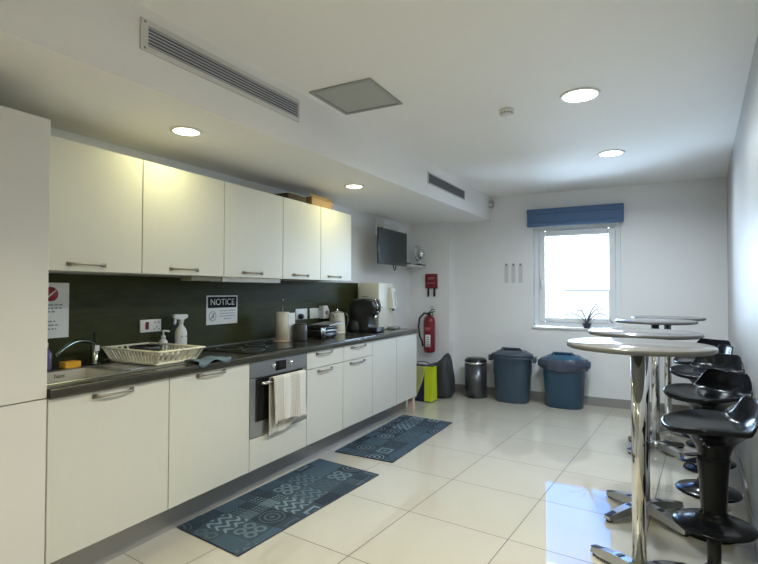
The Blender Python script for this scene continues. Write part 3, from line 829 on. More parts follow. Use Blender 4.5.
# coffee machine
cm = thing('coffee_machine', 'glossy black coffee machine with side water tank beside the white dispenser', 'coffee machine', (0.32, 4.37, 0.9105))
m = MB()
m.prism([(0.16, 0.912), (0.16, 1.19), (0.20, 1.235), (0.33, 1.25), (0.425, 1.22), (0.445, 1.17), (0.43, 1.11), (0.385, 1.07), (0.375, 0.97), (0.38, 0.912)], 'y', 4.29, 4.47, 0.014)
obj('body', m, M['blackplastic'], cm)
m = MB(); m.box(0.34, 0.475, 4.295, 4.465, 0.9115, 0.96, 0.010, 3); dt = obj('drip_tray', m, M['blackplastic'], cm)
m = MB(); m.box(0.385, 0.465, 4.31, 4.45, 0.960, 0.963); obj('drip_grid', m, M['chrome'], dt)
m = MB(); m.tube([(0.385, 4.345, 1.245), (0.435, 4.345, 1.23), (0.456, 4.346, 1.175), (0.442, 4.347, 1.115)], 0.008, 8)
m.tube([(0.385, 4.415, 1.245), (0.435, 4.415, 1.23), (0.456, 4.414, 1.175), (0.442, 4.413, 1.115)], 0.008, 8)
m.tube([(0.442, 4.347, 1.115), (0.442, 4.413, 1.115)], 0.006, 8); obj('lever', m, M['chrome'], cm)
m = MB(); m.lathe([(0, 0), (0.02, 0), (0.018, -0.045), (0, -0.045)], (0.41, 4.38, 1.085), 16); obj('spout', m, M['chrome'], cm)
m = MB(); m.lathe([(0, 0), (0.075, 0), (0.085, 0.03), (0.075, 0.085), (0.045, 0.115), (0, 0.12)], (0.23, 4.262, 0.913), 24, sx=0.8, sy=0.45); obj('water_tank', m, mat('smoke_tank', (0.02, 0.025, 0.027), 0.1), cm)

# white water dispenser
wd = thing('water_dispenser', 'tall cream white countertop water dispenser at the end of the worktop', 'water dispenser', (0.26, 4.78, 0.9105))
DX0, DX1, DY0, DY1, DZ1 = 0.085, 0.325, 4.62, 4.965, 1.412
m = MB(); m.box(DX0, DX1, DY0, DY1, 0.9105, DZ1, 0.008, 2); obj('body', m, mat('dispenser_cream', (0.66, 0.64, 0.55), 0.4, 0, 0.02), wd)
m = MB(); m.prism([(DX1, DZ1 - 0.05), (DX1 + 0.03, DZ1 - 0.06), (DX1 + 0.055, 1.22), (DX1 + 0.055, 1.13), (DX1, 1.13)], 'y', DY1 - 0.115, DY1 - 0.01, 0.008); hd = obj('tap_head', m, M['white'], wd)
m = MB(); m.box(DX1 + 0.05, DX1 + 0.062, DY1 - 0.075, DY1 - 0.05, 1.16, 1.32, 0.004); obj('lever', m, M['silver'], hd)
m = MB(); m.lathe([(0, 0), (0.011, 0), (0.011, -0.025), (0, -0.025)], (DX1 + 0.03, DY1 - 0.062, 1.13), 14); obj('nozzle', m, M['blackplastic'], hd)
m = MB(); m.box(DX1 + 0.001, DX1 + 0.09, DY1 - 0.15, DY1, 0.9105, 0.935, 0.005, 2); obj('drip_tray', m, mat('tray_grey', (0.30, 0.30, 0.28), 0.4), wd)
m = MB(); m.box(DX1 - 0.21, DX1 - 0.13, DY0 - 0.0015, DY0, 1.255, 1.268); obj('badge', m, M['greyink'], wd)

# boxes on top of the wall cabinets
cb = thing('cardboard_box', 'open cardboard box on top of the narrow wall cabinets', 'box', (0.27, 3.52, 2.039))
m = MB(); m.box(0.16, 0.335, 3.40, 3.72, 2.0395, 2.118, 0.002); obj('carton', m, M['cardboard'], cb)
m = MB(); m.hexa([(0.335, 3.40, 2.112), (0.339, 3.40, 2.112), (0.339, 3.72, 2.112), (0.335, 3.72, 2.112), (0.30, 3.40, 2.145), (0.304, 3.40, 2.147), (0.304, 3.72, 2.147), (0.30, 3.72, 2.145)]); obj('flap', m, M['cardboard'], cb)
m = MB(); m.box(0.10, 0.30, 3.13, 3.37, 2.0395, 2.105, 0.002); solo('dark_box', m, M['darkcard'], 'dark brown flat box on the wall cabinets beside the cardboard box', 'box')

# ------------------------------------------------------------------ television corner
tv = thing('television', 'small black flat television on a wall bracket beyond the wall cabinets', 'television', (0.05, 5.11, 1.64))
tc = Vector((0.25, 5.115, 1.84))
m = MB(); m.box(0.232, 0.252, 4.745, 5.485, 1.622, 2.025, 0.006, 2); tvb = obj('case', m, M['blackplastic'], tv)
m = MB(); m.box(0.252, 0.2532, 4.762, 5.468, 1.645, 2.010); obj('screen', m, M['tvscreen'], tv)
m = MB(); m.box(0.18, 0.232, 4.95, 5.28, 1.70, 1.95, 0.01, 2); obj('rear_housing', m, M['blackplastic'], tv)
br = thing('tv_bracket', 'pale metal wall bracket holding the television from above', 'bracket', (0.02, 5.25, 2.06))
m = MB(); m.box(0.0015, 0.012, 5.12, 5.34, 1.98, 2.17, 0.002); obj('wall_plate', m, M['silver'], br)
m = MB(); m.box(0.012, 0.20, 5.19, 5.25, 2.085, 2.115, 0.003); m.box(0.15, 0.21, 5.13, 5.33, 2.047, 2.087, 0.004); obj('arm', m, M['silver'], br)
m = MB(); m.tube([(0.20, 5.20, 1.69), (0.21, 5.20, 1.60), (0.21, 5.23, 1.565), (0.20, 5.28, 1.585), (0.19, 5.30, 1.69)], 0.006, 8); solo('tv_cable', m, M['blackplastic'], 'black cable loop hanging below the television', 'cable')
sh = thing('wall_shelf', 'thin white corner shelf beside the television', 'shelf', (0.09, 5.9, 1.64))
m = MB(); m.box(0.0015, 0.26, 5.55, 6.11, 1.640, 1.652, 0.002); obj('board', m, M['white'], sh)
m = MB()
for yy in (5.62, 6.04): m.prism([(0.0015, 1.60), (0.0015, 1.6395), (0.10, 1.6395)], 'y', yy - 0.006, yy + 0.006)
obj('bracket', m, M['white'], sh)
m = MB(); m.box(0.045, 0.165, 5.60, 5.80, 1.6525, 1.685, 0.003); solo('set_top_box', m, M['blackplastic'], 'flat black set-top box on the thin white shelf', 'set-top box')
aw = thing('award', 'clear and silver award on a black base on the thin white shelf', 'award', (0.2, 6.01, 1.6525))
m = MB(); m.box(0.15, 0.245, 5.93, 6.09, 1.6525, 1.675, 0.003); obj('base', m, M['blackplastic'], aw)
m = MB(); m.lathe([(0, 0.0), (0.022, 0.0), (0.008, 0.02), (0.006, 0.09), (0, 0.09)], (0.20, 6.01, 1.675), 16); obj('stem', m, M['silver'], aw)
m = MB(); m.ball((0.205, 6.01, 1.81), 0.055, 0.055, 0.065); obj('ball', m, M['silver'], aw)
m = MB(); m.lathe([(0.085, 0), (0.10, 0), (0.10, 0.012), (0.085, 0.012), (0.085, 0)], (0.165, 5.985, 1.82), 36, 'x'); m.tube([(0.171, 5.985, 1.675), (0.171, 5.985, 1.725)], 0.008, 8); obj('clear_ring', m, M['clear'], aw)

# fire blanket and extinguisher on the boxed corner
fb = thing('fire_blanket', 'red fire blanket box with two black pull tabs on the corner wall', 'fire blanket', (0.318, 6.125, 1.34))
m = MB(); m.box(0.233, 0.403, 6.095, 6.1297, 1.36, 1.552, 0.008, 2); bx_ = obj('case', m, M['red'], fb)
for xx in (0.275, 0.36):
    m = MB(); m.box(xx - 0.014, xx + 0.014, 6.105, 6.113, 1.25, 1.36, 0.002); obj('pull_tab', m, M['blackrubber'], fb)
m = MB()
for (zz, w_) in ((1.50, 0.10), (1.485, 0.08), (1.43, 0.11)): m.box(0.318 - w_ / 2, 0.318 + w_ / 2, 6.0945, 6.095, zz - 0.004, zz + 0.004)
obj('print', m, mat('pale_red_print', (0.55, 0.25, 0.25), 0.5), bx_)
fe = thing('fire_extinguisher', 'red fire extinguisher with black hose hung on the corner wall', 'fire extinguisher', (0.31, 6.03, 0.53))
cx_, cy_ = 0.32, 6.035
m = MB(); m.lathe([(0, 0.0), (0.062, 0.0), (0.074, 0.018), (0.076, 0.03), (0.076, 0.40), (0.066, 0.445), (0.035, 0.475), (0.022, 0.482), (0, 0.482)], (cx_, cy_, 0.528), 32); fbody = obj('cylinder', m, M['red'], fe)
m = MB(); m.lathe([(0, 0.482), (0.02, 0.482), (0.02, 0.52), (0, 0.52)], (cx_, cy_, 0.528), 16)
m.tube([(cx_ + 0.02, cy_ - 0.005, 1.045), (cx_ + 0.085, cy_ - 0.02, 1.06)], 0.009, 8, 0.6); m.tube([(cx_ + 0.0, cy_, 1.05), (cx_ + 0.04, cy_ - 0.01, 1.085), (cx_ + 0.085, cy_ - 0.02, 1.085)], 0.008, 8, 0.6)
m.cyl((cx_ - 0.005, cy_ - 0.04, 1.03), 0.016, 0.02, 'y', 14)
obj('valve', m, M['blackplastic'], fe)
m = MB(); m.tube([(cx_ - 0.015, cy_, 1.03), (cx_ - 0.07, cy_ - 0.01, 1.035), (cx_ - 0.13, cy_ - 0.015, 0.97), (cx_ - 0.145, cy_ - 0.02, 0.86), (cx_ - 0.13, cy_ - 0.02, 0.74), (cx_ - 0.095, cy_ - 0.02, 0.67), (cx_ - 0.082, cy_ - 0.02, 0.60)], 0.012, 10); obj('hose', m, M['blackrubber'], fe)
def wrap(zc, h, a0, a1, mm, nm):
    m = MB(); m.grid(lambda u, v: Vector((cx_ + 0.0768 * math.cos(a0 + (a1 - a0) * u), cy_ + 0.0768 * math.sin(a0 + (a1 - a0) * u), zc - h / 2 + h * v)), 12, 2, 0.0006); return obj(nm, m, mm, fbody)
wrap(0.68, 0.16, -1.95, -1.0, M['paper'], 'label_panel')
wrap(0.83, 0.05, -2.0, -1.0, mat('dull_red_print', (0.42, 0.08, 0.09), 0.4), 'upper_label')
m = MB()
for zz in (0.73, 0.70, 0.67, 0.64): m.box(cx_ - 0.005, cx_ + 0.028, cy_ - 0.0785, cy_ - 0.0778, zz - 0.007, zz + 0.004)
obj('print', m, M['greyink'], fbody)
m = MB(); m.box(cx_ - 0.02, cx_ + 0.02, 6.116, 6.1285, 0.93, 1.13, 0.002); m.box(cx_ - 0.012, cx_ + 0.012, cy_ + 0.02, 6.117, 1.02, 1.035); obj('hanger', m, M['silver'], fe)

# bags in the corner
def bag_body(x0, x1, y0, y1, h, top):
    m = MB()
    m.hexa([(x0, y0, 0.002), (x1, y0, 0.002), (x1, y1, 0.002), (x0, y1, 0.002), (x0 - 0.01, y0 + top, h), (x1 + 0.008, y0 + top, h), (x1 + 0.008, y1 - top, h), (x0 - 0.01, y1 - top, h)], 0.012)
    return m
sb = thing('shopping_bag', 'lime yellow and navy reusable shopping bag beside the end cabinet', 'bag', (0.46, 5.6, 0))
obj('bag_body', bag_body(0.25, 0.560, 5.50, 5.68, 0.43, 0.04), M['navy'], sb)
m = MB(); m.hexa([(0.475, 5.494, 0.012), (0.563, 5.494, 0.012), (0.563, 5.502, 0.012), (0.475, 5.502, 0.012), (0.465, 5.532, 0.42), (0.571, 5.532, 0.42), (0.571, 5.54, 0.42), (0.465, 5.54, 0.42)])
m.hexa([(0.557, 5.50, 0.012), (0.568, 5.50, 0.012), (0.568, 5.68, 0.012), (0.557, 5.68, 0.012), (0.565, 5.54, 0.42), (0.576, 5.54, 0.42), (0.576, 5.64, 0.42), (0.565, 5.64, 0.42)]); obj('yellow_panel', m, M['hivis'], sb)
m = MB()
def swoosh(u, v):
    z = 0.03 + 0.39 * u
    xr_ = 0.36 + 0.11 * math.sin(u * PI / 2)
    x = 0.262 + (xr_ - 0.262) * v
    return Vector((x, 5.4965 + 0.04 * (z / 0.43) - 0.002, z))
m.grid(swoosh, 14, 6, 0.002); obj('printed_panel', m, M['olive'], sb)
m = MB(); m.tube([(0.36, 5.545, 0.43), (0.37, 5.535, 0.47), (0.44, 5.535, 0.478), (0.51, 5.535, 0.47), (0.52, 5.545, 0.43)], 0.008, 8, 0.5); obj('strap', m, M['navy'], sb)
def blob(name, c, r, seed, label, cat, peak):
    t = bmesh.new(); bmesh.ops.create_icosphere(t, subdivisions=4, radius=1)
    for v in t.verts:
        n_ = v.co.normalized()
        d = 1 + 0.10 * noise.noise(n_ * 2.0 + Vector((seed, 0, 0))) + 0.03 * noise.noise(n_ * 6.0 + Vector((0, seed, 0)))
        k_ = 5.0
        box = (abs(n_.x) ** k_ + abs(n_.y) ** k_ + abs(n_.z) ** k_) ** (-1 / k_)
        q = Vector((n_.x * r[0], n_.y * r[1], n_.z * r[2])) * box * d
        z = c[2] + q.z
        if z > c[2]: z += peak * max(0, q.x / r[0]) * (q.z / r[2]) ** 2
        v.co = Vector((c[0] + q.x * (1 - 0.25 * max(0, q.z / r[2])), c[1] + q.y, max(0.001, z)))
    m = MB(); m._add(t, True)
    return solo(name, m, M['sack'], label, cat)
blob('sack', (0.50, 5.90, 0.20), (0.19, 0.15, 0.215), 3.1, 'charcoal grey sack slumped on the floor behind the yellow bag', 'sack', 0.17)

# ------------------------------------------------------------------ bins
pb = thing('pedal_bin', 'slim dark steel pedal bin on the floor, smallest of the three bins', 'bin', (0.92, 6.11, 0))
cx_, cy_ = 0.92, 6.105
m = MB(); m.lathe([(0, 0.0), (0.132, 0.0), (0.138, 0.008), (0.138, 0.41), (0, 0.41)], (cx_, cy_, 0), 36); obj('drum', m, M['pedalbin'], pb)
m = MB(); m.lathe([(0.138, 0.41), (0.143, 0.412), (0.143, 0.44), (0.138, 0.442), (0, 0.442)], (cx_, cy_, 0), 36); obj('steel_band', m, M['steel'], pb)
m = MB(); m.lathe([(0, 0.442), (0.14, 0.442), (0.138, 0.462), (0.115, 0.484), (0.05, 0.492), (0, 0.493)], (cx_, cy_, 0), 36); obj('lid', m, M['blackplastic'], pb)
m = MB(); m.box(cx_ - 0.035, cx_ + 0.035, cy_ - 0.168, cy_ - 0.13, 0.018, 0.03, 0.004); obj('pedal', m, M['blackplastic'], pb)

def dustbin(label, cx_, cy_, rt, rb, h, mm, lidm, bag=False):
    t = thing('dustbin', label, 'bin', (cx_, cy_, 0), 'large lidded plastic bins')
    sy_ = 0.74
    m = MB(); m.lathe([(0, 0.0), (rb - 0.012, 0.0), (rb, 0.012), (rb + (rt - rb) * 0.62, 0.34), (rb + (rt - rb) * 0.64 + 0.004, 0.345), (rt - 0.006, h - 0.09), (rt + 0.008, h - 0.085), (rt + 0.008, h - 0.065), (rt - 0.002, h - 0.06), (0, h - 0.06)], (cx_, cy_, 0), 48, sy=sy_, sup=2.5)
    bd = obj('tub', m, mm, t)
    m = MB(); m.lathe([(0, h - 0.058), (rt + 0.012, h - 0.058), (rt + 0.014, h - 0.035), (rt - 0.02, h - 0.022), (rt * 0.72, h + 0.006), (rt * 0.55, h + 0.012), (0, h + 0.014)], (cx_, cy_, 0), 48, sy=sy_, sup=2.4); ld = obj('lid', m, lidm, t)
    m = MB(); m.box(cx_ - 0.10, cx_ + 0.09, cy_ - 0.055, cy_ + 0.055, h + 0.008, h + 0.030, 0.009, 3)
    m.tube([(cx_ - 0.13, cy_ - 0.05, h + 0.0), (cx_ - 0.105, cy_ - 0.062, h + 0.035), (cx_ + 0.095, cy_ - 0.062, h + 0.035), (cx_ + 0.13, cy_ - 0.05, h + 0.0)], 0.010, 10)
    obj('lid_handle', m, lidm, ld)
    for s_ in (-1, 1):
        m = MB(); m.box(cx_ + s_ * (rt + 0.03) - 0.02, cx_ + s_ * (rt + 0.03) + 0.02, cy_ - 0.06, cy_ + 0.06, h - 0.13, h - 0.055, 0.012, 3); obj('side_latch', m, lidm, t)
    if bag:
        def fn(u, v):
            a_ = 2 * PI * u
            r_ = rt + 0.016 + 0.018 * math.sin(PI * v) + 0.006 * math.sin(a_ * 9 + 3 * v) * v + 0.005 * math.sin(a_ * 17)
            ca, sa = math.cos(a_), math.sin(a_); k_ = (abs(ca) ** 2.5 + abs(sa) ** 2.5) ** (-1 / 2.5)
            return Vector((cx_ + r_ * k_ * ca, cy_ + r_ * k_ * sa * sy_, h - 0.035 - (0.125 + 0.02 * math.sin(a_ * 3)) * v))
        m = MB(); m.grid(fn, 96, 8, 0.003, closed_u=True); obj('liner', m, M['binbag'], t)
    return t
dustbin('slate blue lidded dustbin standing between the pedal bin and the bin with a liner', 1.385, 6.075, 0.232, 0.200, 0.605, M['bin'], M['binlid'])
dustbin('deep blue lidded dustbin with a liner folded over its rim, under the window', 1.975, 6.075, 0.236, 0.205, 0.585, M['bin2'], mat('blue_lid', (0.04, 0.10, 0.17), 0.15), True)

# ------------------------------------------------------------------ back wall items
rb_ = thing('roller_blind', 'rolled up navy blue fabric blind above the window', 'blind', (2.066, 6.25, 2.11))
m = MB(); m.box(1.533, 2.600, 6.20, 6.255, 2.262, 2.322, 0.004); obj('headrail', m, M['blind'], rb_)
m = MB(); m.box(1.537, 2.597, 6.196, 6.282, 2.15, 2.262, 0.006); m.box(1.537, 2.597, 6.190, 6.275, 2.112, 2.155, 0.008, 2); m.box(1.545, 2.59, 6.255, 6.282, 2.262, 2.318); obj('folded_fabric', m, M['blind'], rb_)
hooks = [('farthest from the window', 1.265), ('the middle one', 1.352), ('closest to the window frame', 1.44)]
for lab, xx in hooks:
    t = thing('hanging_tag', 'small pale wall tag on a dark clip, %s of three' % lab, 'tag', (xx, 6.28, 1.44), 'three tags clipped to the back wall')
    m = MB(); m.box(xx - 0.014, xx + 0.014, 6.272, 6.2835, 1.645, 1.672, 0.003); obj('clip', m, M['greyink'], t)
    m = MB(); m.box(xx - 0.024, xx + 0.024, 6.278, 6.2815, 1.43, 1.648, 0.001); obj('strip', m, mat('pale_grey_strip', (0.64, 0.65, 0.66), 0.6), t)
m = MB(); m.prism([(1.0625, 2.385), (1.0625, 2.477), (1.105, 2.477), (1.105, 2.40), (1.09, 2.385)], 'y', 6.20, 6.2838, 0.005)
ps = thing('motion_sensor', 'small grey motion sensor high in the corner of the bulkhead', 'sensor', (1.085, 6.24, 2.405))
obj('housing', m, mat('sensor_grey', (0.45, 0.45, 0.46), 0.4), ps)
m = MB(); m.box(1.070, 1.10, 6.192, 6.2005, 2.405, 2.435, 0.003); obj('lens', m, M['white'], ps)

# twig plant on the sill
pl = thing('potted_twigs', 'small dark pot of bent twigs on the window sill', 'plant', (2.20, 6.31, 0.8902))
m = MB(); m.lathe([(0, 0), (0.03, 0), (0.034, 0.01), (0.045, 0.045), (0.05, 0.05), (0.05, 0.06), (0.04, 0.06), (0.036, 0.05), (0, 0.05)], (2.20, 6.315, 0.8905), 24); obj('pot', m, M['pot'], pl)
for (dx, dz, sag, dy) in ((0.16, 0.17, 0.05, -0.01), (-0.10, 0.15, 0.05, 0.0), (0.27, 0.02, 0.09, -0.01), (0.10, 0.22, 0.03, 0.01), (-0.22, 0.10, 0.04, 0.0), (0.04, 0.11, 0.02, -0.02)):
    P = []
    for i in range(9):
        t_ = i / 8
        P.append((2.20 + dx * t_, 6.315 + dy * t_, 0.95 + dz * t_ + sag * math.sin(PI * t_) * 1.2))
    m = MB(); m.tube(P, [0.0065 * (1 - 0.4 * i / 8) for i in range(9)], 7); m.ball(P[-1], 0.012, 0.008, 0.007, 8); m.ball(P[5], 0.010, 0.006, 0.006, 8); obj('twig', m, M['twig'], pl)

# ------------------------------------------------------------------ ceiling items
def downlight(label, x, y, z, r, lm, group, power, colr, spread=PI):
    t = thing('downlight', label, 'ceiling light', (x, y, z), group)
    m = MB(); m.lathe([(r - 0.018, 0.0), (r, 0.0), (r, -0.004), (r - 0.006, -0.009), (r - 0.018, -0.007), (r - 0.018, 0.0)], (x, y, z - 0.0005), 40); obj('trim_ring', m, M['white'], t)
    m = MB(); m.lathe([(0, -0.0052), (r - 0.019, -0.0052), (r - 0.019, -0.001), (0, -0.001)], (x, y, z - 0.0005), 40); obj('diffuser', m, lm, t)
    L = bpy.data.lights.new('downlight_lamp', 'AREA'); L.shape = 'DISK'; L.size = 2 * (r - 0.03); L.energy = power; L.color = colr; L.spread = spread
    lo = bpy.data.objects.new('downlight_lamp', L); COL.objects.link(lo); lo.parent = t; lo.location = (0, 0, -0.012)
    return t
WARM, NEUT, YEL = (1.0, 0.95, 0.45), (0.82, 0.92, 1.0), (1.0, 0.95, 0.72)
PW_S, PW_C = 2.0, 12.5
downlight('round soffit downlight above the wall cabinet nearest the sink end', 0.585, 1.885, bulk_z(1.885), 0.086, M['lamp_warm'], 'soffit downlights', PW_S, WARM)
downlight('round soffit downlight above the narrow wall cabinets', 0.64, 3.58, bulk_z(3.58), 0.086, M['lamp_warm'], 'soffit downlights', PW_S, WARM)
downlight('bigger looking round ceiling downlight above the high tables, nearer the smoke detector', 2.451, 3.252, ZC, 0.118, M['lamp_cool'], 'ceiling downlights', PW_C * 1.35, NEUT, 2.8)
downlight('round ceiling downlight closest to the window wall', 2.547, 4.743, ZC, 0.110, M['lamp_cool'], 'ceiling downlights', PW_C * 1.35, NEUT, 2.8)
downlight('added round ceiling downlight over the near table, out of view', 2.36, 1.76, ZC, 0.118, M['lamp_cool'], 'ceiling downlights', PW_C, YEL, 2.2)  # unseen lamp added to light the near end of the room
downlight('added round ceiling downlight above the camera, out of view', 2.2, 0.1, ZC, 0.118, M['lamp_cool'], 'ceiling downlights', PW_C, YEL, 2.2)  # second unseen lamp, added for more light around the camera

def grille(label, y0, y1, z0, z1, fr, nsl, framemat, slatmat, backmat):
    t = thing('air_vent', label, 'vent', (bulk_x((y0 + y1) / 2), (y0 + y1) / 2, z0), 'bulkhead air vents')
    sl = 0.0305
    def X(y): return bulk_x(y)
    def slab(m, ya, yb_, za, zb_, d0, d1):
        m.hexa([(X(ya) + d0, ya, za), (X(ya) + d1, ya, za), (X(yb_) + d1, yb_, za), (X(yb_) + d0, yb_, za), (X(ya) + d0, ya, zb_), (X(ya) + d1, ya, zb_), (X(yb_) + d1, yb_, zb_), (X(yb_) + d0, yb_, zb_)])
    f0, f1, f2, f3 = fr
    m = MB()
    slab(m, y0, y1, z1 - f3, z1, 0.0005, 0.009); slab(m, y0, y1, z0, z0 + f2, 0.0005, 0.009)
    slab(m, y0, y0 + f0, z0 + f2, z1 - f3, 0.0005, 0.009); slab(m, y1 - f1, y1, z0 + f2, z1 - f3, 0.0005, 0.009); obj('frame', m, framemat, t)
    m = MB(); slab(m, y0 + f0, y1 - f1, z0 + f2, z1 - f3, 0.0005, 0.0015); obj('dark_backing', m, backmat, t)
    zi0, zi1 = z0 + f2, z1 - f3
    for i in range(nsl):
        zz = zi0 + (zi1 - zi0) * (i + 0.5) / nsl; hh = (zi1 - zi0) / nsl * 0.19
        m = MB(); slab(m, y0 + f0, y1 - f1, zz - hh, zz + hh, 0.0015, 0.008); obj('louvre', m, slatmat, t)
    for yy in (y0 + f0 * 0.55,):
        for zz in (z1 - f3 * 0.5, z0 + f2 * 0.5):
            m = MB(); m.lathe([(0, 0), (0.006, 0), (0.004, 0.002), (0, 0.002)], (X(yy) + 0.009, yy, zz), 12, 'x'); obj('screw', m, M['greyink'], t)
    return t
grille('long bulkhead air vent with slim pale frame and blue grey louvres', 1.357, 2.408, 2.342, 2.478, (0.034, 0.010, 0.024, 0.024), 6, M['vent_frame'], M['louvre'], M['grille'])
grille('short grey bulkhead air vent far along, close to the back wall', 4.31, 5.31, 2.336, 2.444, (0.012, 0.012, 0.008, 0.008), 5, M['vent_frame'], M['vent_grey'], M['grille'])
ap = thing('access_panel', 'square grey access panel in the ceiling beside the bulkhead', 'access panel', (1.22, 2.64, ZC))
m = MB()
px0, px1, py0, py1 = 1.005, 1.43, 2.432, 2.86
for q in ((px0, px1, py0, py0 + 0.022), (px0, px1, py1 - 0.022, py1), (px0, px0 + 0.022, py0 + 0.022, py1 - 0.022), (px1 - 0.022, px1, py0 + 0.022, py1 - 0.022)):
    m.box(q[0], q[1], q[2], q[3], ZC - 0.010, ZC - 0.0005)
obj('frame', m, M['panel_frame'], ap)
m = MB(); m.box(px0 + 0.026, px1 - 0.026, py0 + 0.026, py1 - 0.026, ZC - 0.006, ZC - 0.0005); obj('hatch', m, M['panel'], ap)
sd = thing('smoke_detector', 'round white smoke detector on the ceiling', 'smoke detector', (1.99, 3.30, ZC))
m = MB(); m.lathe([(0, -0.0005), (0.05, -0.0005), (0.05, -0.014), (0.045, -0.017), (0, -0.017)], (1.99, 3.30, ZC), 32); obj('mount', m, M['white'], sd)
m = MB(); m.lathe([(0, -0.0172), (0.043, -0.0172), (0.041, -0.034), (0.03, -0.042), (0, -0.043)], (1.99, 3.30, ZC), 32); hd = obj('head', m, M['white'], sd)
m = MB()
for k_ in range(12):
    a_ = 2 * PI * k_ / 12
    m.box(-0.007, 0.007, 0.0415, 0.0435, -0.029, -0.021, mat=Matrix.Translation((1.99, 3.30, ZC)) @ Matrix.Rotation(a_, 4, 'Z'))
obj('smoke_slot', m, M['greyink'], hd)

# ------------------------------------------------------------------ rugs
def rug(label, corners, seed):
    cx_ = sum(p[0] for p in corners) / 4; cy_ = sum(p[1] for p in corners) / 4
    c = [Vector((p[0] - cx_, p[1] - cy_, 0)) for p in corners]
    t = thing('patchwork_rug', label, 'rug', (cx_, cy_, 0.0), 'blue patchwork runner rugs')
    m = MB(); random.seed(int(seed))
    def fn(u, v):
        a_ = c[0].lerp(c[1], u); b_ = c[3].lerp(c[2], u); p = a_.lerp(b_, v)
        e_ = 0.006 * noise.noise(Vector((u * 6, v * 14, seed))) * (1 if (u < 0.02 or u > 0.98 or v < 0.02 or v > 0.98) else 0)
        z = 0.0065 + 0.003 * max(0, noise.noise(Vector((u * 3, v * 8, seed + 5))))
        if u < 0.06: z += 0.006 * max(0, noise.noise(Vector((1, v * 22, seed))))
        return Vector((p.x + e_, p.y + e_, z))
    m.grid(fn, 24, 60, 0.0055, smooth=False)
    o = obj('pile', m, rug_mat('rug_pattern_%d' % seed, seed), t, True)
    m = MB()
    for i in range(4):
        a_, b_ = c[i], c[(i + 1) % 4]
        m.tube([a_.lerp(b_, k_ / 10) + Vector((0, 0, 0.004)) for k_ in range(11)], 0.0038, 6)
    obj('edging', m, M['navy'], t, True)
rug('blue patchwork runner rug on the floor in front of the oven', [(0.486, 1.935), (1.00, 1.87), (1.10, 3.165), (0.535, 3.24)], 11)
rug('blue patchwork runner rug farther along the base units, by the far cabinets', [(0.545, 3.45), (1.075, 3.44), (1.085, 4.765), (0.525, 4.805)], 23)

# ------------------------------------------------------------------ bar tables
def make_table(label):
    t = thing('bar_table', label, 'table', (0, 0, 0), 'round high bar tables')
    R = 0.302
    m = MB(); m.lathe([(0, 1.062), (R - 0.004, 1.062), (R - 0.001, 1.065), (R - 0.001, 1.081), (R - 0.004, 1.084), (0, 1.084)], (0, 0, 0), 72); tt = obj('tabletop', m, M['tabletop'], t, True)
    m = MB(); m.lathe([(R - 0.001, 1.064), (R + 0.002, 1.066), (R + 0.002, 1.080), (R - 0.001, 1.082)], (0, 0, 0), 72); obj('edge_band', m, mat('grey_edge_band', (0.12, 0.12, 0.12), 0.25), tt, True)
    m = MB(); m.lathe([(0.0, 0.06), (0.030, 0.06), (0.030, 1.044), (0.0, 1.044)], (0, 0, 0), 28); obj('pole', m, M['chrome'], t, True)
    m = MB(); m.lathe([(0, 1.044), (0.05, 1.046), (0.06, 1.0615), (0, 1.0615)], (0, 0, 0), 28); obj('mounting_plate', m, M['blackplastic'], t, True)
    m = MB(); m.lathe([(0, 0.03), (0.055, 0.03), (0.055, 0.055), (0.040, 0.07), (0.033, 0.09), (0, 0.09)], (0, 0, 0), 28); obj('hub', m, M['steel'], t, True)
    for k_ in range(4):
        Rm = Matrix.Rotation(PI / 4 + k_ * PI / 2, 4, 'Z')
        m = MB()
        def q(x, y, z): return Rm @ Vector((x, y, z))
        segs = [(0.04, 0.030, 0.030, 0.078), (0.14, 0.033, 0.028, 0.070), (0.22, 0.030, 0.016, 0.052), (0.28, 0.024, 0.012, 0.034)]
        for A, B in zip(segs, segs[1:]):
            m.hexa([q(A[0], -A[1], A[2]), q(B[0], -B[1], B[2]), q(B[0], B[1], B[2]), q(A[0], A[1], A[2]), q(A[0], -A[1] * 0.75, A[3]), q(B[0], -B[1] * 0.75, B[3]), q(B[0], B[1] * 0.75, B[3]), q(A[0], A[1] * 0.75, A[3])])
        lg_ = obj('leg', m, M['steel'], t, True)
        m = MB(); m.hexa([q(0.10, -0.020, 0.0725), q(0.285, -0.016, 0.034), q(0.285, 0.016, 0.034), q(0.10, 0.020, 0.0725), q(0.10, -0.018, 0.077), q(0.285, -0.014, 0.038), q(0.285, 0.014, 0.038), q(0.10, 0.018, 0.077)]); obj('leg_cover', m, M['blackplastic'], lg_, True)
        m = MB(); m.lathe([(0, 0.0), (0.018, 0.0), (0.020, 0.013), (0, 0.013)], tuple(q(0.262, 0, 0)), 14); obj('foot', m, M['blackrubber'], lg_, True)
    return t
tabs = [('round grey bar table with chrome pole at the near end of the row', 2.763, 2.56, 0.04),
        ('round grey bar table with chrome pole second along the row, just behind the biggest one', 2.786, 3.36, 0.03),
        ('round grey bar table third along the row, its top edge-on under the window', 2.873, 4.76, 0.0),
        ('round grey bar table at the far end of the row, nearest the back wall', 2.988, 5.41, 0.05)]
t0 = None
for lab, x, y, rz in tabs:
    if t0 is None: t0 = make_table(lab); t = t0
    else: t = copy_tree(t0)
    t['label'] = lab; t.location = (x, y, 0); t.rotation_euler = (0, 0, rz)

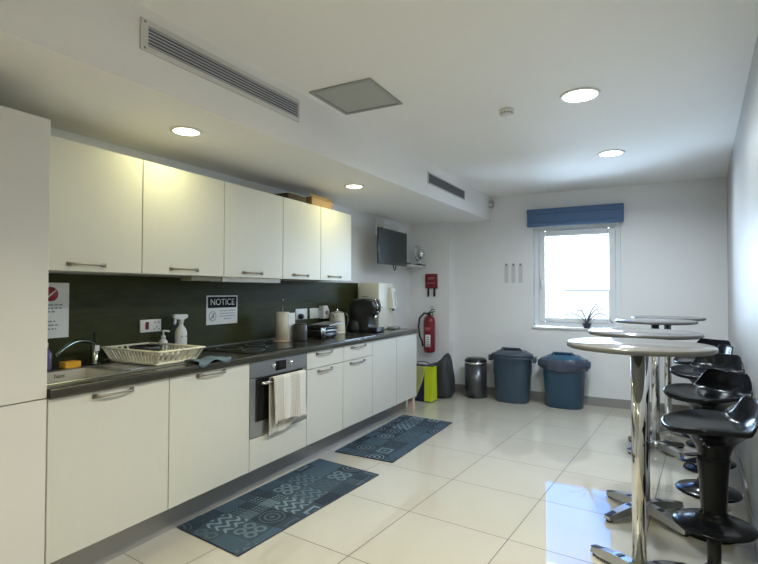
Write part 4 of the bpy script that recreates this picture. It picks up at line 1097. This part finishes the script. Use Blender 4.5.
# ------------------------------------------------------------------ bar stools
def make_stool(label, seat_z, foot_z):
    t = thing('bar_stool', label, 'stool', (0, 0, 0), 'black swivel bar stools')
    # seat: saddle dish, backrest towards +x, lip curling down at the front (-x)
    def zt(r, a):
        ca = math.cos(a); sa = math.sin(a)
        bd_ = min(a, 2 * PI - a); bq = min(1.0, max(0.0, (1.05 - bd_) / 0.48)); bk = bq * bq * (3 - 2 * bq); fr = max(0.0, -ca) ** 1.5
        e = max(0.0, (r - 0.35) / 0.65); eb = max(0.0, (r - 0.55) / 0.45)
        return -0.012 * (1 - r * r) + 0.108 * bk * eb ** 1.4 - 0.020 * fr * e ** 2.2 + 0.012 * abs(sa) ** 2 * e ** 2
    def Ro(a):
        ca = math.cos(a); sa = math.sin(a)
        rx = 0.195 if ca > 0 else 0.192
        k_ = (abs(ca / rx) ** 2.4 + abs(sa / 0.20) ** 2.4) ** (-1 / 2.4)
        return k_
    def top(u, v):
        a = 2 * PI * u; r = max(v, 0.001)
        pull = 0.03 * max(0, math.cos(a)) * max(0, (v - 0.75) / 0.25)
        rr = r * Ro(a)
        return Vector((rr * math.cos(a) - pull, rr * math.sin(a), seat_z + zt(r, a)))
    def shell(u, v):
        # v 0..0.46 top, rim, then underside to the neck
        a = 2 * PI * u
        if v <= 0.5:
            return top(u, v / 0.5 * 0.985)
        if v <= 0.62:
            k_ = (v - 0.5) / 0.12
            r = 0.985 + 0.02 * math.sin(PI * k_)
            p = top(u, min(r, 1.0)); p.x *= (1 + 0.02 * math.sin(PI * k_)); p.y *= (1 + 0.02 * math.sin(PI * k_))
            p.z -= 0.022 * (1 - math.cos(PI * k_)) / 2
            return p
        k_ = (v - 0.62) / 0.38
        r = 0.985 + (0.29 - 0.985) * (1 - (1 - k_) ** 1.6)
        p = top(u, r); drop = 0.022 + 0.02 * k_
        fl_ = k_ ** 2.6
        p.z = (p.z - drop) * (1 - fl_) + (seat_z - 0.165) * fl_
        return p
    m = MB(); m.grid(shell, 56, 44, 0, closed_u=True); obj('seat', m, M['stool'], t, True)
    s_ = seat_z - 0.155
    m = MB(); m.lathe([(0.0, s_ + 0.03), (0.062, s_ + 0.01), (0.063, s_ - 0.01), (0.058, s_ - 0.05), (0.053, s_ - 0.12), (0.048, s_ - 0.24), (0.044, foot_z + 0.01), (0.038, foot_z - 0.02), (0, foot_z - 0.02)], (0, 0, 0), 32); obj('stem', m, M['stool'], t, True)
    m = MB(); m.lathe([(0.03, foot_z - 0.02), (0.07, foot_z - 0.022), (0.13, foot_z - 0.012), (0.152, foot_z - 0.004), (0.157, foot_z + 0.003), (0.152, foot_z + 0.008), (0.12, foot_z + 0.014), (0.08, foot_z + 0.026), (0.055, foot_z + 0.045), (0.046, foot_z + 0.075), (0.03, foot_z + 0.075), (0.03, foot_z - 0.02)], (0, 0, 0), 48); obj('footrest', m, M['stool'], t, True)
    m = MB(); m.lathe([(0, 0.09), (0.027, 0.09), (0.027, foot_z - 0.02), (0, foot_z - 0.02)], (0, 0, 0), 24); obj('gas_lift', m, M['blackplastic'], t, True)
    m = MB(); m.lathe([(0, 0.0), (0.138, 0.0), (0.142, 0.005), (0.138, 0.012), (0.11, 0.018), (0.07, 0.04), (0.045, 0.075), (0.036, 0.13), (0, 0.13)], (0, 0, 0), 48); obj('base', m, M['stool'], t, True)
    m = MB(); m.tube([(-0.04, -0.05, seat_z - 0.14), (-0.09, -0.10, seat_z - 0.13), (-0.125, -0.125, seat_z - 0.13)], [0.006, 0.006, 0.008], 8); obj('lever', m, M['chrome'], t, True)
    return t
stools = [('glossy black bar stool in front, tucked under the near bar table', 3.050, 2.60, 0.755, 0.31, 0.10),
          ('glossy black bar stool second from the front, upright backrest turned to the wall corner', 3.095, 3.285, 0.770, 0.225, 0.75),
          ('glossy black bar stool third from the front, only its seat tip and footrest showing', 3.155, 3.93, 0.80, 0.205, 0.95),
          ('glossy black bar stool fourth from the front, pale light on its raised back', 3.185, 4.42, 0.82, 0.25, 0.20),
          ('glossy black bar stool at the far end by the back wall, only its backrest visible', 3.245, 5.10, 0.80, 0.25, 0.9)]
for lab, x, y, sz, fz, rz in stools:
    t = make_stool(lab, sz, fz); t.location = (x, y, 0); t.rotation_euler = (0, 0, rz)

# ------------------------------------------------------------------ sky, daylight
wd_ = bpy.data.worlds.new('sky'); sc.world = wd_; wd_.use_nodes = True
wt_ = wd_.node_tree; bg = wt_.nodes['Background']
tc_ = wt_.nodes.new('ShaderNodeTexCoord'); sx_ = wt_.nodes.new('ShaderNodeSeparateXYZ'); cr_ = wt_.nodes.new('ShaderNodeValToRGB')
wt_.links.new(tc_.outputs['Generated'], sx_.inputs[0]); wt_.links.new(sx_.outputs[2], cr_.inputs[0]); wt_.links.new(cr_.outputs[0], bg.inputs[0])
cr_.color_ramp.elements[0].position = 0.0; cr_.color_ramp.elements[0].color = (0.55, 0.76, 1.0, 1)
cr_.color_ramp.elements[1].position = 0.30; cr_.color_ramp.elements[1].color = (0.010, 0.055, 0.19, 1)
e_ = cr_.color_ramp.elements.new(0.20); e_.color = (0.52, 0.74, 1.0, 1)
bg.inputs[1].default_value = 19.0
L = bpy.data.lights.new('window_portal', 'AREA'); L.shape = 'RECTANGLE'; L.size = 0.98; L.size_y = 1.25; L.cycles.is_portal = True
lo = bpy.data.objects.new('window_portal', L); COL.objects.link(lo); lo.location = (2.077, 6.50, 1.50); lo.rotation_euler = (-PI / 2, 0, 0)

# ------------------------------------------------------------------ camera
cam = bpy.data.cameras.new('camera'); co = bpy.data.objects.new('camera', cam); COL.objects.link(co)
cam.sensor_fit = 'HORIZONTAL'; cam.sensor_width = 36.0; cam.lens = 495.9 / 758 * 36; cam.clip_start = 0.02
yaw, pit, rol = 0.4889, 0.0188, 0.0026
F = Vector((-math.sin(yaw) * math.cos(pit), math.cos(yaw) * math.cos(pit), math.sin(pit)))
Rr = Vector((math.cos(yaw), math.sin(yaw), 0)); U = Rr.cross(F)
r2 = math.cos(rol) * Rr + math.sin(rol) * U; u2 = -math.sin(rol) * Rr + math.cos(rol) * U
co.matrix_world = Matrix(((r2.x, u2.x, -F.x, 2.7841), (r2.y, u2.y, -F.y, 0), (r2.z, u2.z, -F.z, 1.3197), (0, 0, 0, 1)))
sc.camera = co
sc.view_settings.view_transform = 'Standard'; sc.view_settings.look = 'None'; sc.view_settings.gamma = 1.0
sc.view_settings.use_curve_mapping = False
sc.view_settings.exposure = 0.58
